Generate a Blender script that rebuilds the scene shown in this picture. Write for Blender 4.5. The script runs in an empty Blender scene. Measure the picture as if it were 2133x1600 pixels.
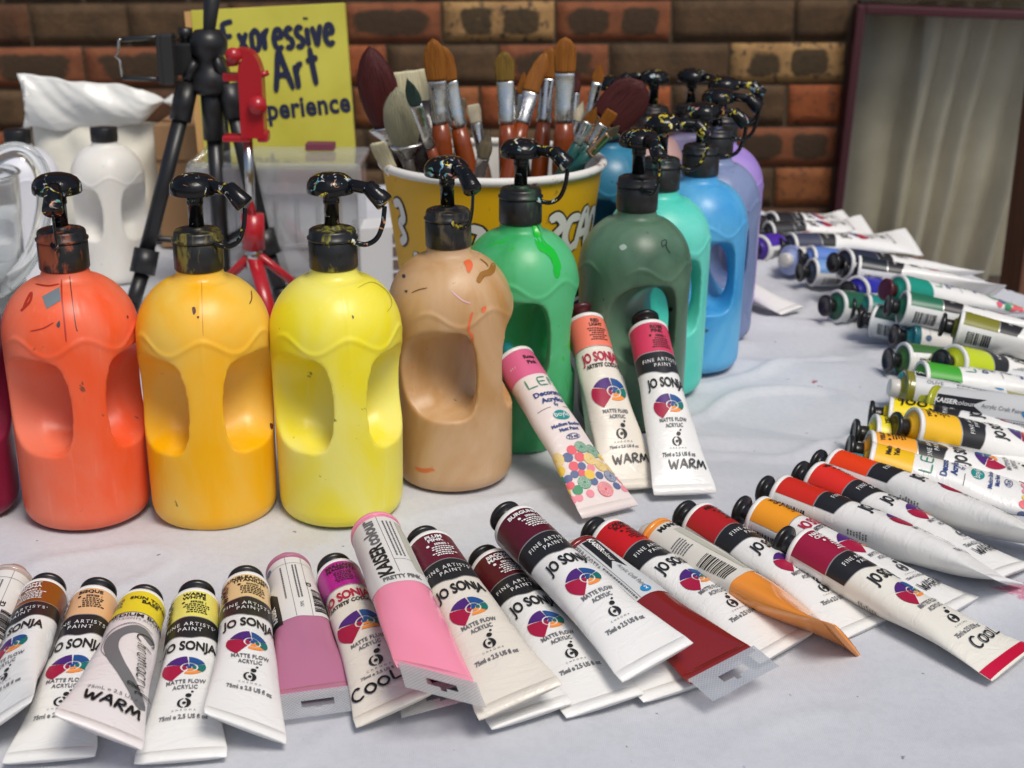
import bpy, bmesh, math, random
import numpy as np
from mathutils import Vector, Matrix, noise
R_ = math.radians
rnd = random.Random(7)
SC = bpy.context.scene
COL = SC.collection

# ------------------------------------------------------------------ camera
FPX, IW, IH = 2957.0, 2133, 1600
PITCH, ROLL, HC = R_(19.5), R_(0.4), 0.4675
_f = np.array([0, math.cos(PITCH), -math.sin(PITCH)])
_r0 = np.array([1.0, 0, 0]); _u0 = np.cross(_r0, _f)
_r = _r0*math.cos(ROLL) + _u0*math.sin(ROLL)
_u = -_r0*math.sin(ROLL) + _u0*math.cos(ROLL)
_c = np.array([0, 0, HC])
cam_d = bpy.data.cameras.new('camera')
cam = bpy.data.objects.new('camera', cam_d); COL.objects.link(cam)
cam_d.sensor_width = 36.0
cam_d.lens = FPX/IW*36.0
cam_d.clip_start = 0.02; cam_d.clip_end = 500
cam.matrix_world = Matrix(((_r[0], _u[0], -_f[0], 0), (_r[1], _u[1], -_f[1], 0), (_r[2], _u[2], -_f[2], HC), (0, 0, 0, 1)))
cam_d.dof.use_dof = True
cam_d.dof.focus_distance = 0.97
cam_d.dof.aperture_fstop = 11.5
SC.camera = cam

# ------------------------------------------------------------------ sky, sun, exposure
SUN_EL, SUN_AZ = R_(58), R_(148)          # azimuth clockwise from +Y: behind the camera, to its right
w = bpy.data.worlds.new("World"); SC.world = w; w.use_nodes = True
nt = w.node_tree
bg = nt.nodes['Background']; bg.inputs[1].default_value = 0.095
sky = nt.nodes.new('ShaderNodeTexSky'); sky.sky_type = 'NISHITA'; sky.sun_disc = False
sky.sun_elevation = SUN_EL; sky.sun_rotation = SUN_AZ
sky.air_density = 1.0; sky.dust_density = 3.0; sky.ozone_density = 1.0
nt.links.new(sky.outputs[0], bg.inputs[0])
sd = bpy.data.lights.new('sun', 'SUN'); sd.energy = 2.15; sd.angle = R_(22); sd.color = (1, .95, .87)
so = bpy.data.objects.new('sun', sd); COL.objects.link(so)
sdir = Vector((math.sin(SUN_AZ)*math.cos(SUN_EL), math.cos(SUN_AZ)*math.cos(SUN_EL), math.sin(SUN_EL)))
so.rotation_euler = sdir.to_track_quat('Z', 'Y').to_euler(); so.location = (0.5, -0.5, 2)
SC.view_settings.view_transform = 'Standard'; SC.view_settings.look = 'None'
SC.view_settings.exposure = 0.0; SC.view_settings.gamma = 1.0
try:
    SC.view_settings.use_curve_mapping = False
except Exception: pass

# ------------------------------------------------------------------ helpers: places
def ray(x, y):
    return _f + _r*((x-IW/2)/FPX) - _u*((y-IH/2)/FPX)
def at(x, y, z=0.0):
    d = ray(x, y); return Vector(_c + d*((z-HC)/d[2]))
def aty(x, y, Y):
    d = ray(x, y); return Vector(_c + d*(Y/d[1]))

# ------------------------------------------------------------------ helpers: objects
def tag(o, label=None, cat=None, group=None, kind=None):
    if label: o['label'] = label
    if cat: o['category'] = cat
    if group: o['group'] = group
    if kind: o['kind'] = kind
    return o
def empty(name, loc=(0, 0, 0), rz=0.0):
    o = bpy.data.objects.new(name, None); COL.objects.link(o)
    o.location = loc; o.rotation_euler = (0, 0, rz); o.empty_display_size = .02
    return o
class MB:
    def __init__(s): s.v = []; s.f = []; s.m = []; s.mats = []; s.sm = []; s.uv = None
    def mi(s, mat):
        if mat not in s.mats: s.mats.append(mat)
        return s.mats.index(mat)
    def add(s, vs, fs, mat, smooth=True, M=None):
        o = len(s.v)
        if M is not None: vs = [M @ Vector(p) for p in vs]
        s.v.extend([tuple(p) for p in vs])
        k = s.mi(mat)
        for f in fs:
            s.f.append(tuple(i+o for i in f)); s.m.append(k); s.sm.append(smooth)
    def loft(s, rings, mat, cap0=True, cap1=True, smooth=True, M=None, closed=False):
        n = len(rings[0]); vs = [p for r in rings for p in r]; fs = []
        for i in range(len(rings)-1):
            for j in range(n):
                a = i*n+j; b = i*n+(j+1) % n
                fs.append((a, b, b+n, a+n))
        if cap0: fs.append(tuple(range(n-1, -1, -1)))
        if cap1: fs.append(tuple(range((len(rings)-1)*n, len(rings)*n)))
        s.add(vs, fs, mat, smooth, M)
    def lathe(s, prof, mat, n=40, M=None, cap0=True, cap1=True, smooth=True):
        rings = [[(r*math.cos(2*math.pi*j/n), r*math.sin(2*math.pi*j/n), z) for j in range(n)] for r, z in prof]
        s.loft(rings, mat, cap0, cap1, smooth, M)
    def tube(s, pts, rad, mat, n=10, flat=1.0, M=None, up=Vector((0, 0, 1)), caps=True):
        pts = [Vector(p) for p in pts]; rings = []
        prev = None
        for i, p in enumerate(pts):
            t = (pts[min(i+1, len(pts)-1)] - pts[max(i-1, 0)]).normalized()
            if prev is None:
                a = t.orthogonal().normalized() if abs(t.dot(up)) > .95 else t.cross(up).normalized()
            else:
                a = (prev - t*prev.dot(t)).normalized()
            prev = a; b = t.cross(a)
            r = rad[i] if isinstance(rad, (list, tuple)) else rad
            rings.append([p + a*(r*math.cos(2*math.pi*j/n)) + b*(r*flat*math.sin(2*math.pi*j/n)) for j in range(n)])
        s.loft(rings, mat, caps, caps, True, M)
    def box(s, c, d, mat, bev=0.0, M=None, smooth=False):
        bm = bmesh.new(); bmesh.ops.create_cube(bm, size=1)
        for v in bm.verts: v.co = Vector((v.co.x*d[0], v.co.y*d[1], v.co.z*d[2])) + Vector(c)
        if bev: bmesh.ops.bevel(bm, geom=list(bm.edges), offset=bev, segments=2, affect='EDGES', profile=.6)
        bm.verts.index_update()
        s.add([v.co.copy() for v in bm.verts], [[v.index for v in f.verts] for f in bm.faces], mat, smooth, M); bm.free()
    def build(s, name, parent=None):
        me = bpy.data.meshes.new(name); me.from_pydata(s.v, [], s.f)
        for m in s.mats: me.materials.append(m)
        me.polygons.foreach_set('material_index', s.m)
        me.polygons.foreach_set('use_smooth', s.sm)
        me.update()
        o = bpy.data.objects.new(name, me); COL.objects.link(o)
        if parent: o.parent = parent
        return o
def smooth_path(pts, k=6, closed=False):
    P = [np.array(p, float) for p in pts]; out = []
    n = len(P)
    rng = range(n if closed else n-1)
    for i in rng:
        if closed: a, b, c, d = P[i-1], P[i], P[(i+1) % n], P[(i+2) % n]
        else: a, b, c, d = P[max(i-1, 0)], P[i], P[i+1], P[min(i+2, n-1)]
        for j in range(k):
            t = j/k
            out.append(.5*((2*b)+(-a+c)*t+(2*a-5*b+4*c-d)*t*t+(-a+3*b-3*c+d)*t**3))
    if not closed: out.append(P[-1])
    return out
def frame(loc, zdir, xhint):
    z = Vector(zdir).normalized(); x = Vector(xhint); x = (x - z*x.dot(z)).normalized(); y = z.cross(x)
    return Matrix(((x.x, y.x, z.x, loc[0]), (x.y, y.y, z.y, loc[1]), (x.z, y.z, z.z, loc[2]), (0, 0, 0, 1)))

# ------------------------------------------------------------------ helpers: materials
def lin(h):
    h = h.lstrip('#'); c = [int(h[i:i+2], 16)/255 for i in (0, 2, 4)]
    return tuple((v/12.92 if v <= .04045 else ((v+.055)/1.055)**2.4) for v in c)
_mats = {}
def mat(name, col, rough=.45, metal=0.0, spec=.5, coat=0.0, sss=0.0):
    key = (name, tuple(col), rough, metal)
    if key in _mats: return _mats[key]
    m = bpy.data.materials.new(name); m.use_nodes = True
    b = m.node_tree.nodes['Principled BSDF']
    b.inputs['Base Color'].default_value = (*col, 1); b.inputs['Roughness'].default_value = rough
    b.inputs['Metallic'].default_value = metal; b.inputs['Specular IOR Level'].default_value = spec
    b.inputs['Coat Weight'].default_value = coat
    if sss:
        b.inputs['Subsurface Weight'].default_value = sss; b.inputs['Subsurface Radius'].default_value = (.012, .008, .005)
        b.inputs['Subsurface Scale'].default_value = .6
    _mats[key] = m
    return m
class NG:
    def __init__(s, m): s.t = m.node_tree; s.n = s.t.nodes; s.b = s.n['Principled BSDF']
    def new(s, t, **kw):
        n = s.n.new('ShaderNode'+t)
        for k, v in kw.items(): setattr(n, k, v)
        return n
    def link(s, a, b): s.t.links.new(a, b)
    def val(s, sock, v):
        if hasattr(v, 'is_linked') or isinstance(v, bpy.types.NodeSocket): s.link(v, sock)
        else: sock.default_value = v
    def coord(s, which='Object'): return s.new('TexCoord').outputs[which]
    def mapping(s, vec, loc=(0, 0, 0), scale=(1, 1, 1)):
        n = s.new('Mapping'); s.link(vec, n.inputs[0]); s.val(n.inputs['Location'], loc); s.val(n.inputs['Scale'], scale); return n.outputs[0]
    def noise(s, vec, scale, detail=3, rough=.5, dist=0.0):
        n = s.new('TexNoise'); s.link(vec, n.inputs['Vector']); n.inputs['Scale'].default_value = scale
        n.inputs['Detail'].default_value = detail; n.inputs['Roughness'].default_value = rough; n.inputs['Distortion'].default_value = dist
        return n.outputs['Fac'], n.outputs['Color']
    def ramp(s, fac, stops, interp='LINEAR'):
        n = s.new('ValToRGB'); s.link(fac, n.inputs[0]); cr = n.color_ramp; cr.interpolation = interp
        while len(cr.elements) < len(stops): cr.elements.new(.5)
        for e, (p, c) in zip(cr.elements, stops):
            e.position = p; e.color = (c, c, c, 1) if isinstance(c, (int, float)) else (*c[:3], 1)
        return n.outputs[0]
    def mix(s, fac, a, b, blend='MIX'):
        n = s.new('Mix', data_type='RGBA', blend_type=blend)
        s.val(n.inputs[0], fac)
        for i, v in ((6, a), (7, b)):
            if isinstance(v, bpy.types.NodeSocket): s.link(v, n.inputs[i])
            else: n.inputs[i].default_value = (*v[:3], 1)
        return n.outputs[2]
    def math(s, op, a, b=0.0, clamp=False):
        n = s.new('Math', operation=op, use_clamp=clamp); s.val(n.inputs[0], a); s.val(n.inputs[1], b); return n.outputs[0]
    def bump(s, h, strength=.2, dist=.001):
        n = s.new('Bump'); s.link(h, n.inputs['Height']); n.inputs['Strength'].default_value = strength; n.inputs['Distance'].default_value = dist
        s.link(n.outputs[0], s.b.inputs['Normal'])
    def rndvec(s, vec):
        oi = s.new('ObjectInfo'); a = s.new('VectorMath', operation='ADD'); s.link(vec, a.inputs[0])
        sc = s.math('MULTIPLY', oi.outputs['Random'], 37.0); s.link(sc, a.inputs[1]); return a.outputs[0]
WHITE = (.80, .80, .78)

def tube_plastic(name, col, dirt=.5):
    m = mat(name, col, .31, spec=.5)
    g = NG(m); v = g.rndvec(g.coord())
    f, _ = g.noise(v, 60, 5, .65)
    d = g.ramp(f, [(.66, 0), (.80, 1)])
    f2, _ = g.noise(v, 14, 3)
    fac = g.math('MULTIPLY', d, .35*dirt)
    c = g.mix(fac, g.mix(g.math('MULTIPLY', f2, .25), col, tuple(c*.86 for c in col)), (.25, .24, .24))
    g.link(c, g.b.inputs['Base Color'])
    h, _ = g.noise(v, 35, 2); h2, _ = g.noise(g.mapping(v, scale=(.6, .6, 1.6)), 48, 3, .55, 1.2)
    cr = g.ramp(h2, [(.50, 0), (.56, 1), (.60, .7), (.72, 1)])
    g.bump(g.math('ADD', h, g.math('MULTIPLY', cr, .45)), .20, .0022)
    return m
M_WHITE = tube_plastic('white_tube_plastic', (.82, .81, .78))
M_IVORY = tube_plastic('ivory_tube_plastic', (.78, .72, .62))
M_BLACKBAND = mat('black_label_ink', (.016, .016, .018), .4)
M_SILVER = mat('silver_foil', (.45, .45, .44), .35, .6)
M_INK = mat('black_print', (.012, .012, .014), .5)
M_INKW = mat('white_print', (.82, .82, .80), .5)
M_MARKER = mat('marker_pen', (.008, .008, .010), .35)
M_GREYINK = mat('grey_print', (.14, .14, .15), .5)
W_RED, W_PUR, W_BLU, W_TEAL, W_ORA = [mat('wheel_'+n, lin(h), .45) for n, h in (('red', '#a3123c'), ('purple', '#4a2272'), ('blue', '#1f4f8c'), ('teal', '#0f6f68'), ('orange', '#f0913f'))]
def black_pump(name):
    m = mat(name, (.006, .006, .007), .16, spec=.34)
    g = NG(m); v = g.rndvec(g.coord())
    f, _ = g.noise(v, 88, 4, .6, 1.4)
    k = g.ramp(f, [(.595, 0), (.635, 1)])
    _, cc = g.noise(v, 60, 2)
    sx = g.new('SeparateXYZ'); g.link(cc, sx.inputs[0])
    pal = g.ramp(sx.outputs[0], [(0, (.55, .45, .05)), (.42, (.75, .62, .05)), (.47, (.7, .7, .66)), (.52, (.2, .45, .6)), (.56, (.10, .32, .14)), (.60, (.5, .25, .3)), (.64, (.65, .3, .08))], 'CONSTANT')
    g.link(g.mix(k, (.006, .006, .007), pal), g.b.inputs['Base Color'])
    r, _ = g.noise(v, 90, 3)
    g.link(g.ramp(r, [(.35, .07), (.7, .30)]), g.b.inputs['Roughness'])
    g.bump(f, .25, .0015)
    return m
M_PUMP = black_pump('paint_flecked_black_plastic')
M_BLACKPL = mat('black_plastic', (.012, .012, .013), .32)
def collar_mat(name, tint):
    m = mat(name, (.012, .012, .012), .3)
    g = NG(m); v = g.rndvec(g.coord())
    vv = g.mapping(v, scale=(1, 1, .35))
    f, _ = g.noise(vv, 70, 5, .65, .5)
    k = g.ramp(f, [(.525, 0), (.625, 1)])
    g.link(g.mix(g.math('MULTIPLY', k, .75), (.012, .012, .012), tint), g.b.inputs['Base Color'])
    g.link(g.ramp(f, [(.3, .2), (.7, .55)]), g.b.inputs['Roughness'])
    return m
def paint_bottle_mat(name, hexcol, hexpale, stain=None, pale=.5, rough=.34, thr=.68):
    a, b = lin(hexcol), lin(hexpale)
    m = mat(name, a, rough, spec=.45, sss=.35)
    g = NG(m); co = g.coord(); v = g.rndvec(co)
    f, _ = g.noise(g.mapping(v, scale=(1, 1, .5)), 15, 4, .55, .6)
    c = g.mix(g.math('MULTIPLY', g.ramp(f, [(.34, 0), (.60, 1)]), min(1, pale*1.6)), a, b)
    sc_, _ = g.noise(g.mapping(v, scale=(1, 1, .12)), 160, 4, .7)
    c = g.mix(g.math('MULTIPLY', g.ramp(sc_, [(.60, 0), (.72, 1)]), .14), c, tuple(min(1, q*1.25+.05) for q in b))
    s1, _ = g.noise(v, 75, 5, .6, .4)
    dk = g.ramp(s1, [(.70, 0), (.735, 1)])
    c = g.mix(g.math('MULTIPLY', dk, .8), c, (.06, .045, .035))
    if stain:
        s2, _ = g.noise(v, 26, 4, .6, 1.0)
        c = g.mix(g.math('MULTIPLY', g.ramp(s2, [(thr, 0), (thr+.03, 1)]), .8), c, lin(stain))
    g.link(c, g.b.inputs['Base Color'])
    r, _ = g.noise(v, 40, 4)
    g.link(g.ramp(r, [(.3, rough-.06), (.7, rough+.12)]), g.b.inputs['Roughness'])
    h, _ = g.noise(v, 22, 2); g.bump(h, .10, .003)
    return m
def clear_mat(name, tint=(.9, .92, .92), glossy=.12, diff=.12, rough=.08):
    m = bpy.data.materials.new(name); m.use_nodes = True
    t = m.node_tree; n = t.nodes; out = n['Material Output']; n.remove(n['Principled BSDF'])
    tr = n.new('ShaderNodeBsdfTransparent'); tr.inputs[0].default_value = (*tint, 1)
    gl = n.new('ShaderNodeBsdfGlossy'); gl.inputs['Roughness'].default_value = rough; gl.inputs[0].default_value = (.9, .9, .9, 1)
    df = n.new('ShaderNodeBsdfDiffuse'); df.inputs[0].default_value = (.75, .77, .78, 1)
    lw = n.new('ShaderNodeLayerWeight'); lw.inputs[0].default_value = .35
    mr = n.new('ShaderNodeMapRange'); mr.inputs[3].default_value = glossy*.35; mr.inputs[4].default_value = min(1, glossy*4)
    t.links.new(lw.outputs['Fresnel'], mr.inputs[0])
    a = n.new('ShaderNodeMixShader'); a.inputs[0].default_value = diff
    t.links.new(tr.outputs[0], a.inputs[1]); t.links.new(df.outputs[0], a.inputs[2])
    b = n.new('ShaderNodeMixShader'); t.links.new(mr.outputs[0], b.inputs[0]); t.links.new(a.outputs[0], b.inputs[1]); t.links.new(gl.outputs[0], b.inputs[2])
    t.links.new(b.outputs[0], out.inputs[0])
    return m

# ------------------------------------------------------------------ setting: ground, wall
YW = 2.95
def wall_mat_brick(name, base, base2, spots=None, ovals=0, rough=.75):
    m = mat(name, base, rough, spec=.25)
    g = NG(m); v = g.rndvec(g.coord())
    f, _ = g.noise(v, 22, 5, .65)
    c = g.mix(g.ramp(f, [(.35, 0), (.65, 1)]), base, base2)
    if spots:
        s, _ = g.noise(v, 75, 4, .6)
        c = g.mix(g.ramp(s, [(.55, 0), (.62, 1)]), c, spots)
    if ovals:
        uv = g.new('UVMap').outputs[0]; sx = g.new('SeparateXYZ'); g.link(uv, sx.inputs[0])
        jit, _ = g.noise(v, 30, 4, .6)
        tot = None
        spec = {1: [(.5, .40)], 2: [(.27, .20), (.74, .18)], 3: [(.3, .15), (.7, .17)]}[ovals]
        for cx, hw in spec:
            dx = g.math('POWER', g.math('ABSOLUTE', g.math('DIVIDE', g.math('SUBTRACT', sx.outputs[0], cx), hw)), 4.0)
            dy = g.math('POWER', g.math('ABSOLUTE', g.math('DIVIDE', g.math('SUBTRACT', sx.outputs[1], .5), .36)), 4.0)
            d = g.math('ADD', g.math('ADD', dx, dy), g.math('MULTIPLY', g.math('SUBTRACT', jit, .5), 2.6))
            k = g.ramp(d, [(.55, 1), (1.0, 0)])
            tot = k if tot is None else g.math('MAXIMUM', tot, k)
        c = g.mix(g.math('MULTIPLY', tot, .92), c, (.052, .036, .021))
    g.link(c, g.b.inputs['Base Color'])
    h, _ = g.noise(v, 90, 6, .7); g.bump(h, .8, .004)
    return m
BK = dict(
    D=wall_mat_brick('brick_dark', (.125, .072, .036), (.072, .044, .023)),
    d=wall_mat_brick('brick_dark_red', (.13, .055, .027), (.066, .035, .019)),
    R=wall_mat_brick('brick_red', (.36, .10, .032), (.26, .072, .027), (.15, .055, .027)),
    O=wall_mat_brick('brick_orange', (.36, .13, .042), (.26, .09, .034), (.17, .07, .034)),
    o=wall_mat_brick('brick_red_two_cores', (.27, .09, .038), (.19, .068, .032), None, 2),
    q=wall_mat_brick('brick_red_one_core', (.26, .088, .038), (.18, .062, .030), None, 1),
    Y=wall_mat_brick('brick_buff', (.44, .26, .10), (.33, .185, .075), (.10, .065, .04), 3))
M_MORTAR = wall_mat_brick('mortar', (.105, .072, .042), (.075, .052, .032))
def build_wall():
    rows_y = [(-340, 6)]
    # course lines in the photograph at x=1300
    zline = [aty(1300, y, YW).z for y in (92, 177, 262, 350, 437)]
    ch = (zline[0]-zline[-1])/4.0
    z0 = zline[0]                                   # joint between course 1 and 2
    TI = R_(0.75)
    WX = [aty(x, 250, YW).x for x in (1752,)][0]
    known = {  # course index -> (pixel joints, kinds)
        -1: ([0, 170, 390, 620, 860, 1090, 1330, 1560, 1790], 'DdDDDDDD'),
        0: ([-170, 62, 266, 480, 712, 922, 1157, 1400, 1655, 1800], 'dDDdqYoDD'),
        1: ([-60, 174, 400, 620, 716, 807, 1038, 1270, 1518, 1776], 'qqDORDqDY'),
        2: ([-170, 60, 280, 500, 735, 1000, 1235, 1400, 1638, 1765], 'DOdDORRDR'),
        3: ([-210, 42, 290, 520, 760, 990, 1215, 1300, 1528, 1746], 'RDDDDDDdo'),
        4: ([-190, 60, 300, 560, 800, 1030, 1180, 1390, 1612, 1735], 'DOdDRDdDO'),
        5: ([-190, 90, 330, 560, 800, 1030, 1230, 1480, 1725], 'DDdDdDDd')}
    mb = MB(); uvs = []
    def brick(x0, x1, z_lo, z_hi, kind):
        g = .0036; j = [rnd.uniform(-.0012, .0012) for _ in range(6)]
        bx0, bx1, bz0, bz1 = x0+g+j[0], x1-g+j[1], z_lo+g+j[2], z_hi-g+j[3]
        dy = j[4]*.8; b = .005
        nx = 6; nz = 3
        c = []
        # front face grid with soft uneven arris, sides back to the mortar
        vs = []; fs = []
        NX, NZ = 9, 5
        for i in range(NX):
            for k in range(NZ):
                u = i/(NX-1); w_ = k/(NZ-1)
                x = bx0+(bx1-bx0)*u; z = bz0+(bz1-bz0)*w_
                e = min(u*(bx1-bx0), (1-u)*(bx1-bx0), w_*(bz1-bz0), (1-w_)*(bz1-bz0))
                edge = e < 1e-6
                y = YW + dy + (.0020 if edge else 0) + noise.noise(Vector((x*30, z*30, 3.3)))*.0012
                if edge:
                    x += noise.noise(Vector((x*60, z*60, 9)))*.0012; z += noise.noise(Vector((x*60, z*60, 19)))*.0012
                vs.append((x, y, z))
        for i in range(NX-1):
            for k in range(NZ-1):
                a = i*NZ+k; fs.append((a, a+NZ, a+NZ+1, a+1)); uvs.append([(i/(NX-1), k/(NZ-1)), ((i+1)/(NX-1), k/(NZ-1)), ((i+1)/(NX-1), (k+1)/(NZ-1)), (i/(NX-1), (k+1)/(NZ-1))])
        per = [i*NZ for i in range(NX)] + [(NX-1)*NZ+k for k in range(1, NZ)] + [i*NZ+NZ-1 for i in range(NX-2, -1, -1)] + [k for k in range(NZ-2, 0, -1)]
        o = len(vs)
        for p in per: vs.append((vs[p][0], YW+.03, vs[p][2]))
        for q in range(len(per)):
            a, b2 = per[q], per[(q+1) % len(per)]
            fs.append((a, o+q, o+(q+1) % len(per), b2)); uvs.append([(0, 0)]*4)
        ca, sa = math.cos(TI), math.sin(TI)
        piv = Vector((0, 0, z0))
        vs = [Vector((p[0]*ca - (p[2]-z0)*sa, p[1], z0 + p[0]*sa + (p[2]-z0)*ca)) for p in vs]
        mb.add(vs, fs, BK[kind], True)
    def toX(px, row):
        zc = z0 - (row-.5)*ch
        p = aty(px, 100, YW)
        for _ in range(3):
            py = 92 + (row-.5)*86
            p = aty(px, py, YW)
        # undo tilt
        return p.x*math.cos(TI) + (p.z-z0)*math.sin(TI)
    xl, xr = -2.2, WX
    zb, zt = -0.75, 1.9
    nlo = int((z0-zb)/ch)+1; nhi = int((zt-z0)/ch)+1
    for row in range(-nhi, nlo):
        z_hi = z0 - (row-1)*ch - ch*0 ; z_hi = z0 + ch - row*ch; z_lo = z_hi - ch
        if row in known:
            js, ks = known[row]; xs = [toX(j, row) for j in js]
        else: xs = [-.4+.12*(row % 2)]; ks = ''
        while xs[0] > xl: xs.insert(0, xs[0]-.242); ks = rnd.choice('DDdDRqOo') + ks
        while xs[-1] < (WX-.04 if row >= -1 else 1.6): xs.append(xs[-1]+.242); ks = ks + rnd.choice('DDdDRqOo')
        lim = 10 if row < 0 else None
        for a, b_, k in zip(xs[:-1], xs[1:], ks):
            # wall beside and below the window stops at its frame
            zc = (z_lo+z_hi)/2
            if z_hi < zwin_top+.01 and z_lo > zwin_bot-.02:
                if a > WX-.02: continue
                b_ = min(b_, WX+.0)
            if b_-a < .02: continue
            brick(a, b_, z_lo, z_hi, k)
    # mortar backing: left of the window, above, below
    X0, X1 = -2.4, 1.9
    for (a, b_, c, d) in ((X0, WX+.014, -.78, 2.0), (WX+.014, X1, zwin_top, 2.0), (WX+.014, X1, -.78, zwin_bot)):
        mb.box(((a+b_)/2, YW+.0555, (c+d)/2), (b_-a-.001, .1, d-c-.001), M_MORTAR)
    while len(uvs) < len(mb.f): uvs.append(None)
    o = mb.build('brick_wall')
    uvl = o.data.uv_layers.new(name='UVMap')
    for p, u in zip(o.data.polygons, uvs):
        if u:
            for li, q in zip(p.loop_indices, u): uvl.data[li].uv = q
    tag(o, 'mottled brick wall of dark brown, red and buff bricks behind the table', 'wall')
zwin_top = aty(1900, 2, YW).z; zwin_bot = -0.35
WX0 = aty(1752, 250, YW).x
build_wall()

gm = mat('paving', (.16, .145, .13), .8)
g = NG(gm); v = g.coord(); f, _ = g.noise(v, 8, 6, .6); g.link(g.ramp(f, [(.3, (.12, .105, .095)), (.7, (.21, .19, .17))]), g.b.inputs['Base Color'])
mb = MB(); mb.add([(-60, -60, -.78), (60, -60, -.78), (60, 60, -.78), (-60, 60, -.78)], [(0, 1, 2, 3)], gm, False)
tag(mb.build('ground'), 'grey paved ground under the table', 'ground', kind='structure')

# window, curtain, post
M_MAROON = mat('maroon_frame_paint', (.075, .020, .027), .4)
def build_window():
    wn = empty('window', (WX0, YW, 0))
    tag(wn, 'window with thin maroon frame in the brick wall', 'window')
    zmid = aty(1752, 250, YW).z; wn.location.z = zmid; wn.rotation_euler = (0, R_(1.7), 0)
    x1 = 1.25-WX0; zt, zb = zwin_top-zmid-.006, zwin_bot-zmid
    mb = MB()
    fw = .017
    mb.box((fw/2, .0, (zt+zb)/2), (fw, .07, zt-zb), M_MAROON, .003)
    mb.box((x1/2+fw/2, .0, zt-fw/2), (x1-fw-.002, .068, fw), M_MAROON, .003)
    mb.box((x1/2+fw/2, .0, zb+fw/2), (x1-fw-.002, .068, fw), M_MAROON, .003)
    mb.box((x1+fw/2, .0, (zt+zb)/2), (fw, .07, zt-zb), M_MAROON, .003)
    mb.build('window_frame', wn)
    mg = clear_mat('window_glass', (.95, .96, .94), .13, .02, .02)
    mb = MB(); mb.box((x1/2+fw/2, .012, (zt+zb)/2), (x1-fw-.001, .004, zt-zb-2*fw), mg); mb.build('pane', wn)
    mb = MB(); md = mat('dark_backing', (.02, .018, .016), .9)  # unseen room wall, added as dark backing so no light leaks behind the curtain
    mb.box((x1/2, .75, (zt+zb)/2), (x1+1.0, .02, 3.2), md); o = mb.build('room_back'); o.location = wn.location; tag(o, 'unseen dark room wall added behind the curtain as backing against light leaks', 'wall', kind='structure')
    # curtain with gathered folds, leaning like cloth pulled to the side
    mc = mat('curtain_cloth', (.42, .36, .29), .9, spec=.1)
    g = NG(mc); v = g.coord(); f, _ = g.noise(v, 9, 5, .6); c = g.mix(g.ramp(f, [(.35, 0), (.7, 1)]), (.84, .77, .62), (.70, .63, .50)); 
    wv, _ = g.noise(g.mapping(v, scale=(1, 1, .1)), 300, 2); g.link(c, g.b.inputs['Base Color']); g.bump(wv, .15, .001)
    mb = MB(); NX, NZ = 200, 40
    vs = []; fs = []
    rr = random.Random(3)
    cuts = [0, .14, .215, .285, .35, .44, .52, .70, .80, .90, 1.0]
    depth = [.030, .055, .05, .05, .03, .07, .02, .085, .04, .06]
    for i in range(NX):
        u = i/(NX-1)
        k = max(j for j in range(len(cuts)-1) if u >= cuts[j]-1e-9)
        s = (u-cuts[k])/(cuts[k+1]-cuts[k])
        fold = (math.sin(math.pi*s)**.8)*depth[k]
        for q in range(NZ):
            t = q/(NZ-1)
            z = zb-.02 + (zt-zb+.05)*t
            lean = .10*(t-.35)*(0.3+min(u*1.6, 1)) 
            x = .03 + u*.74 + lean
            y = .118 - fold*(.95+.10*(1-t)) + .008*noise.noise(Vector((u*6, t*3, 1)))*2
            vs.append((x, y, z))
    for i in range(NX-1):
        for q in range(NZ-1):
            a = i*NZ+q; fs.append((a, a+NZ, a+NZ+1, a+1))
    mb.add(vs, fs, mc); o = mb.build('curtain'); o.location = wn.location
    tag(o, 'beige curtain hanging in soft folds behind the window glass', 'curtain')
build_window()
mw = mat('red_brown_timber', (.10, .042, .022), .6)
g = NG(mw); v = g.coord(); f, _ = g.noise(g.mapping(v, scale=(12, 12, 1)), 6, 4); g.link(g.ramp(f, [(.3, (.15, .062, .034)), (.7, (.24, .105, .055))]), g.b.inputs['Base Color'])
pp = aty(2112, 590, 2.32)
mb = MB(); mb.box((pp.x+.075, 2.37, .05), (.13, .1, 1.66), mw, .004)
tag(mb.build('timber_post'), 'red brown timber post beside the curtained window', 'post')

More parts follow.
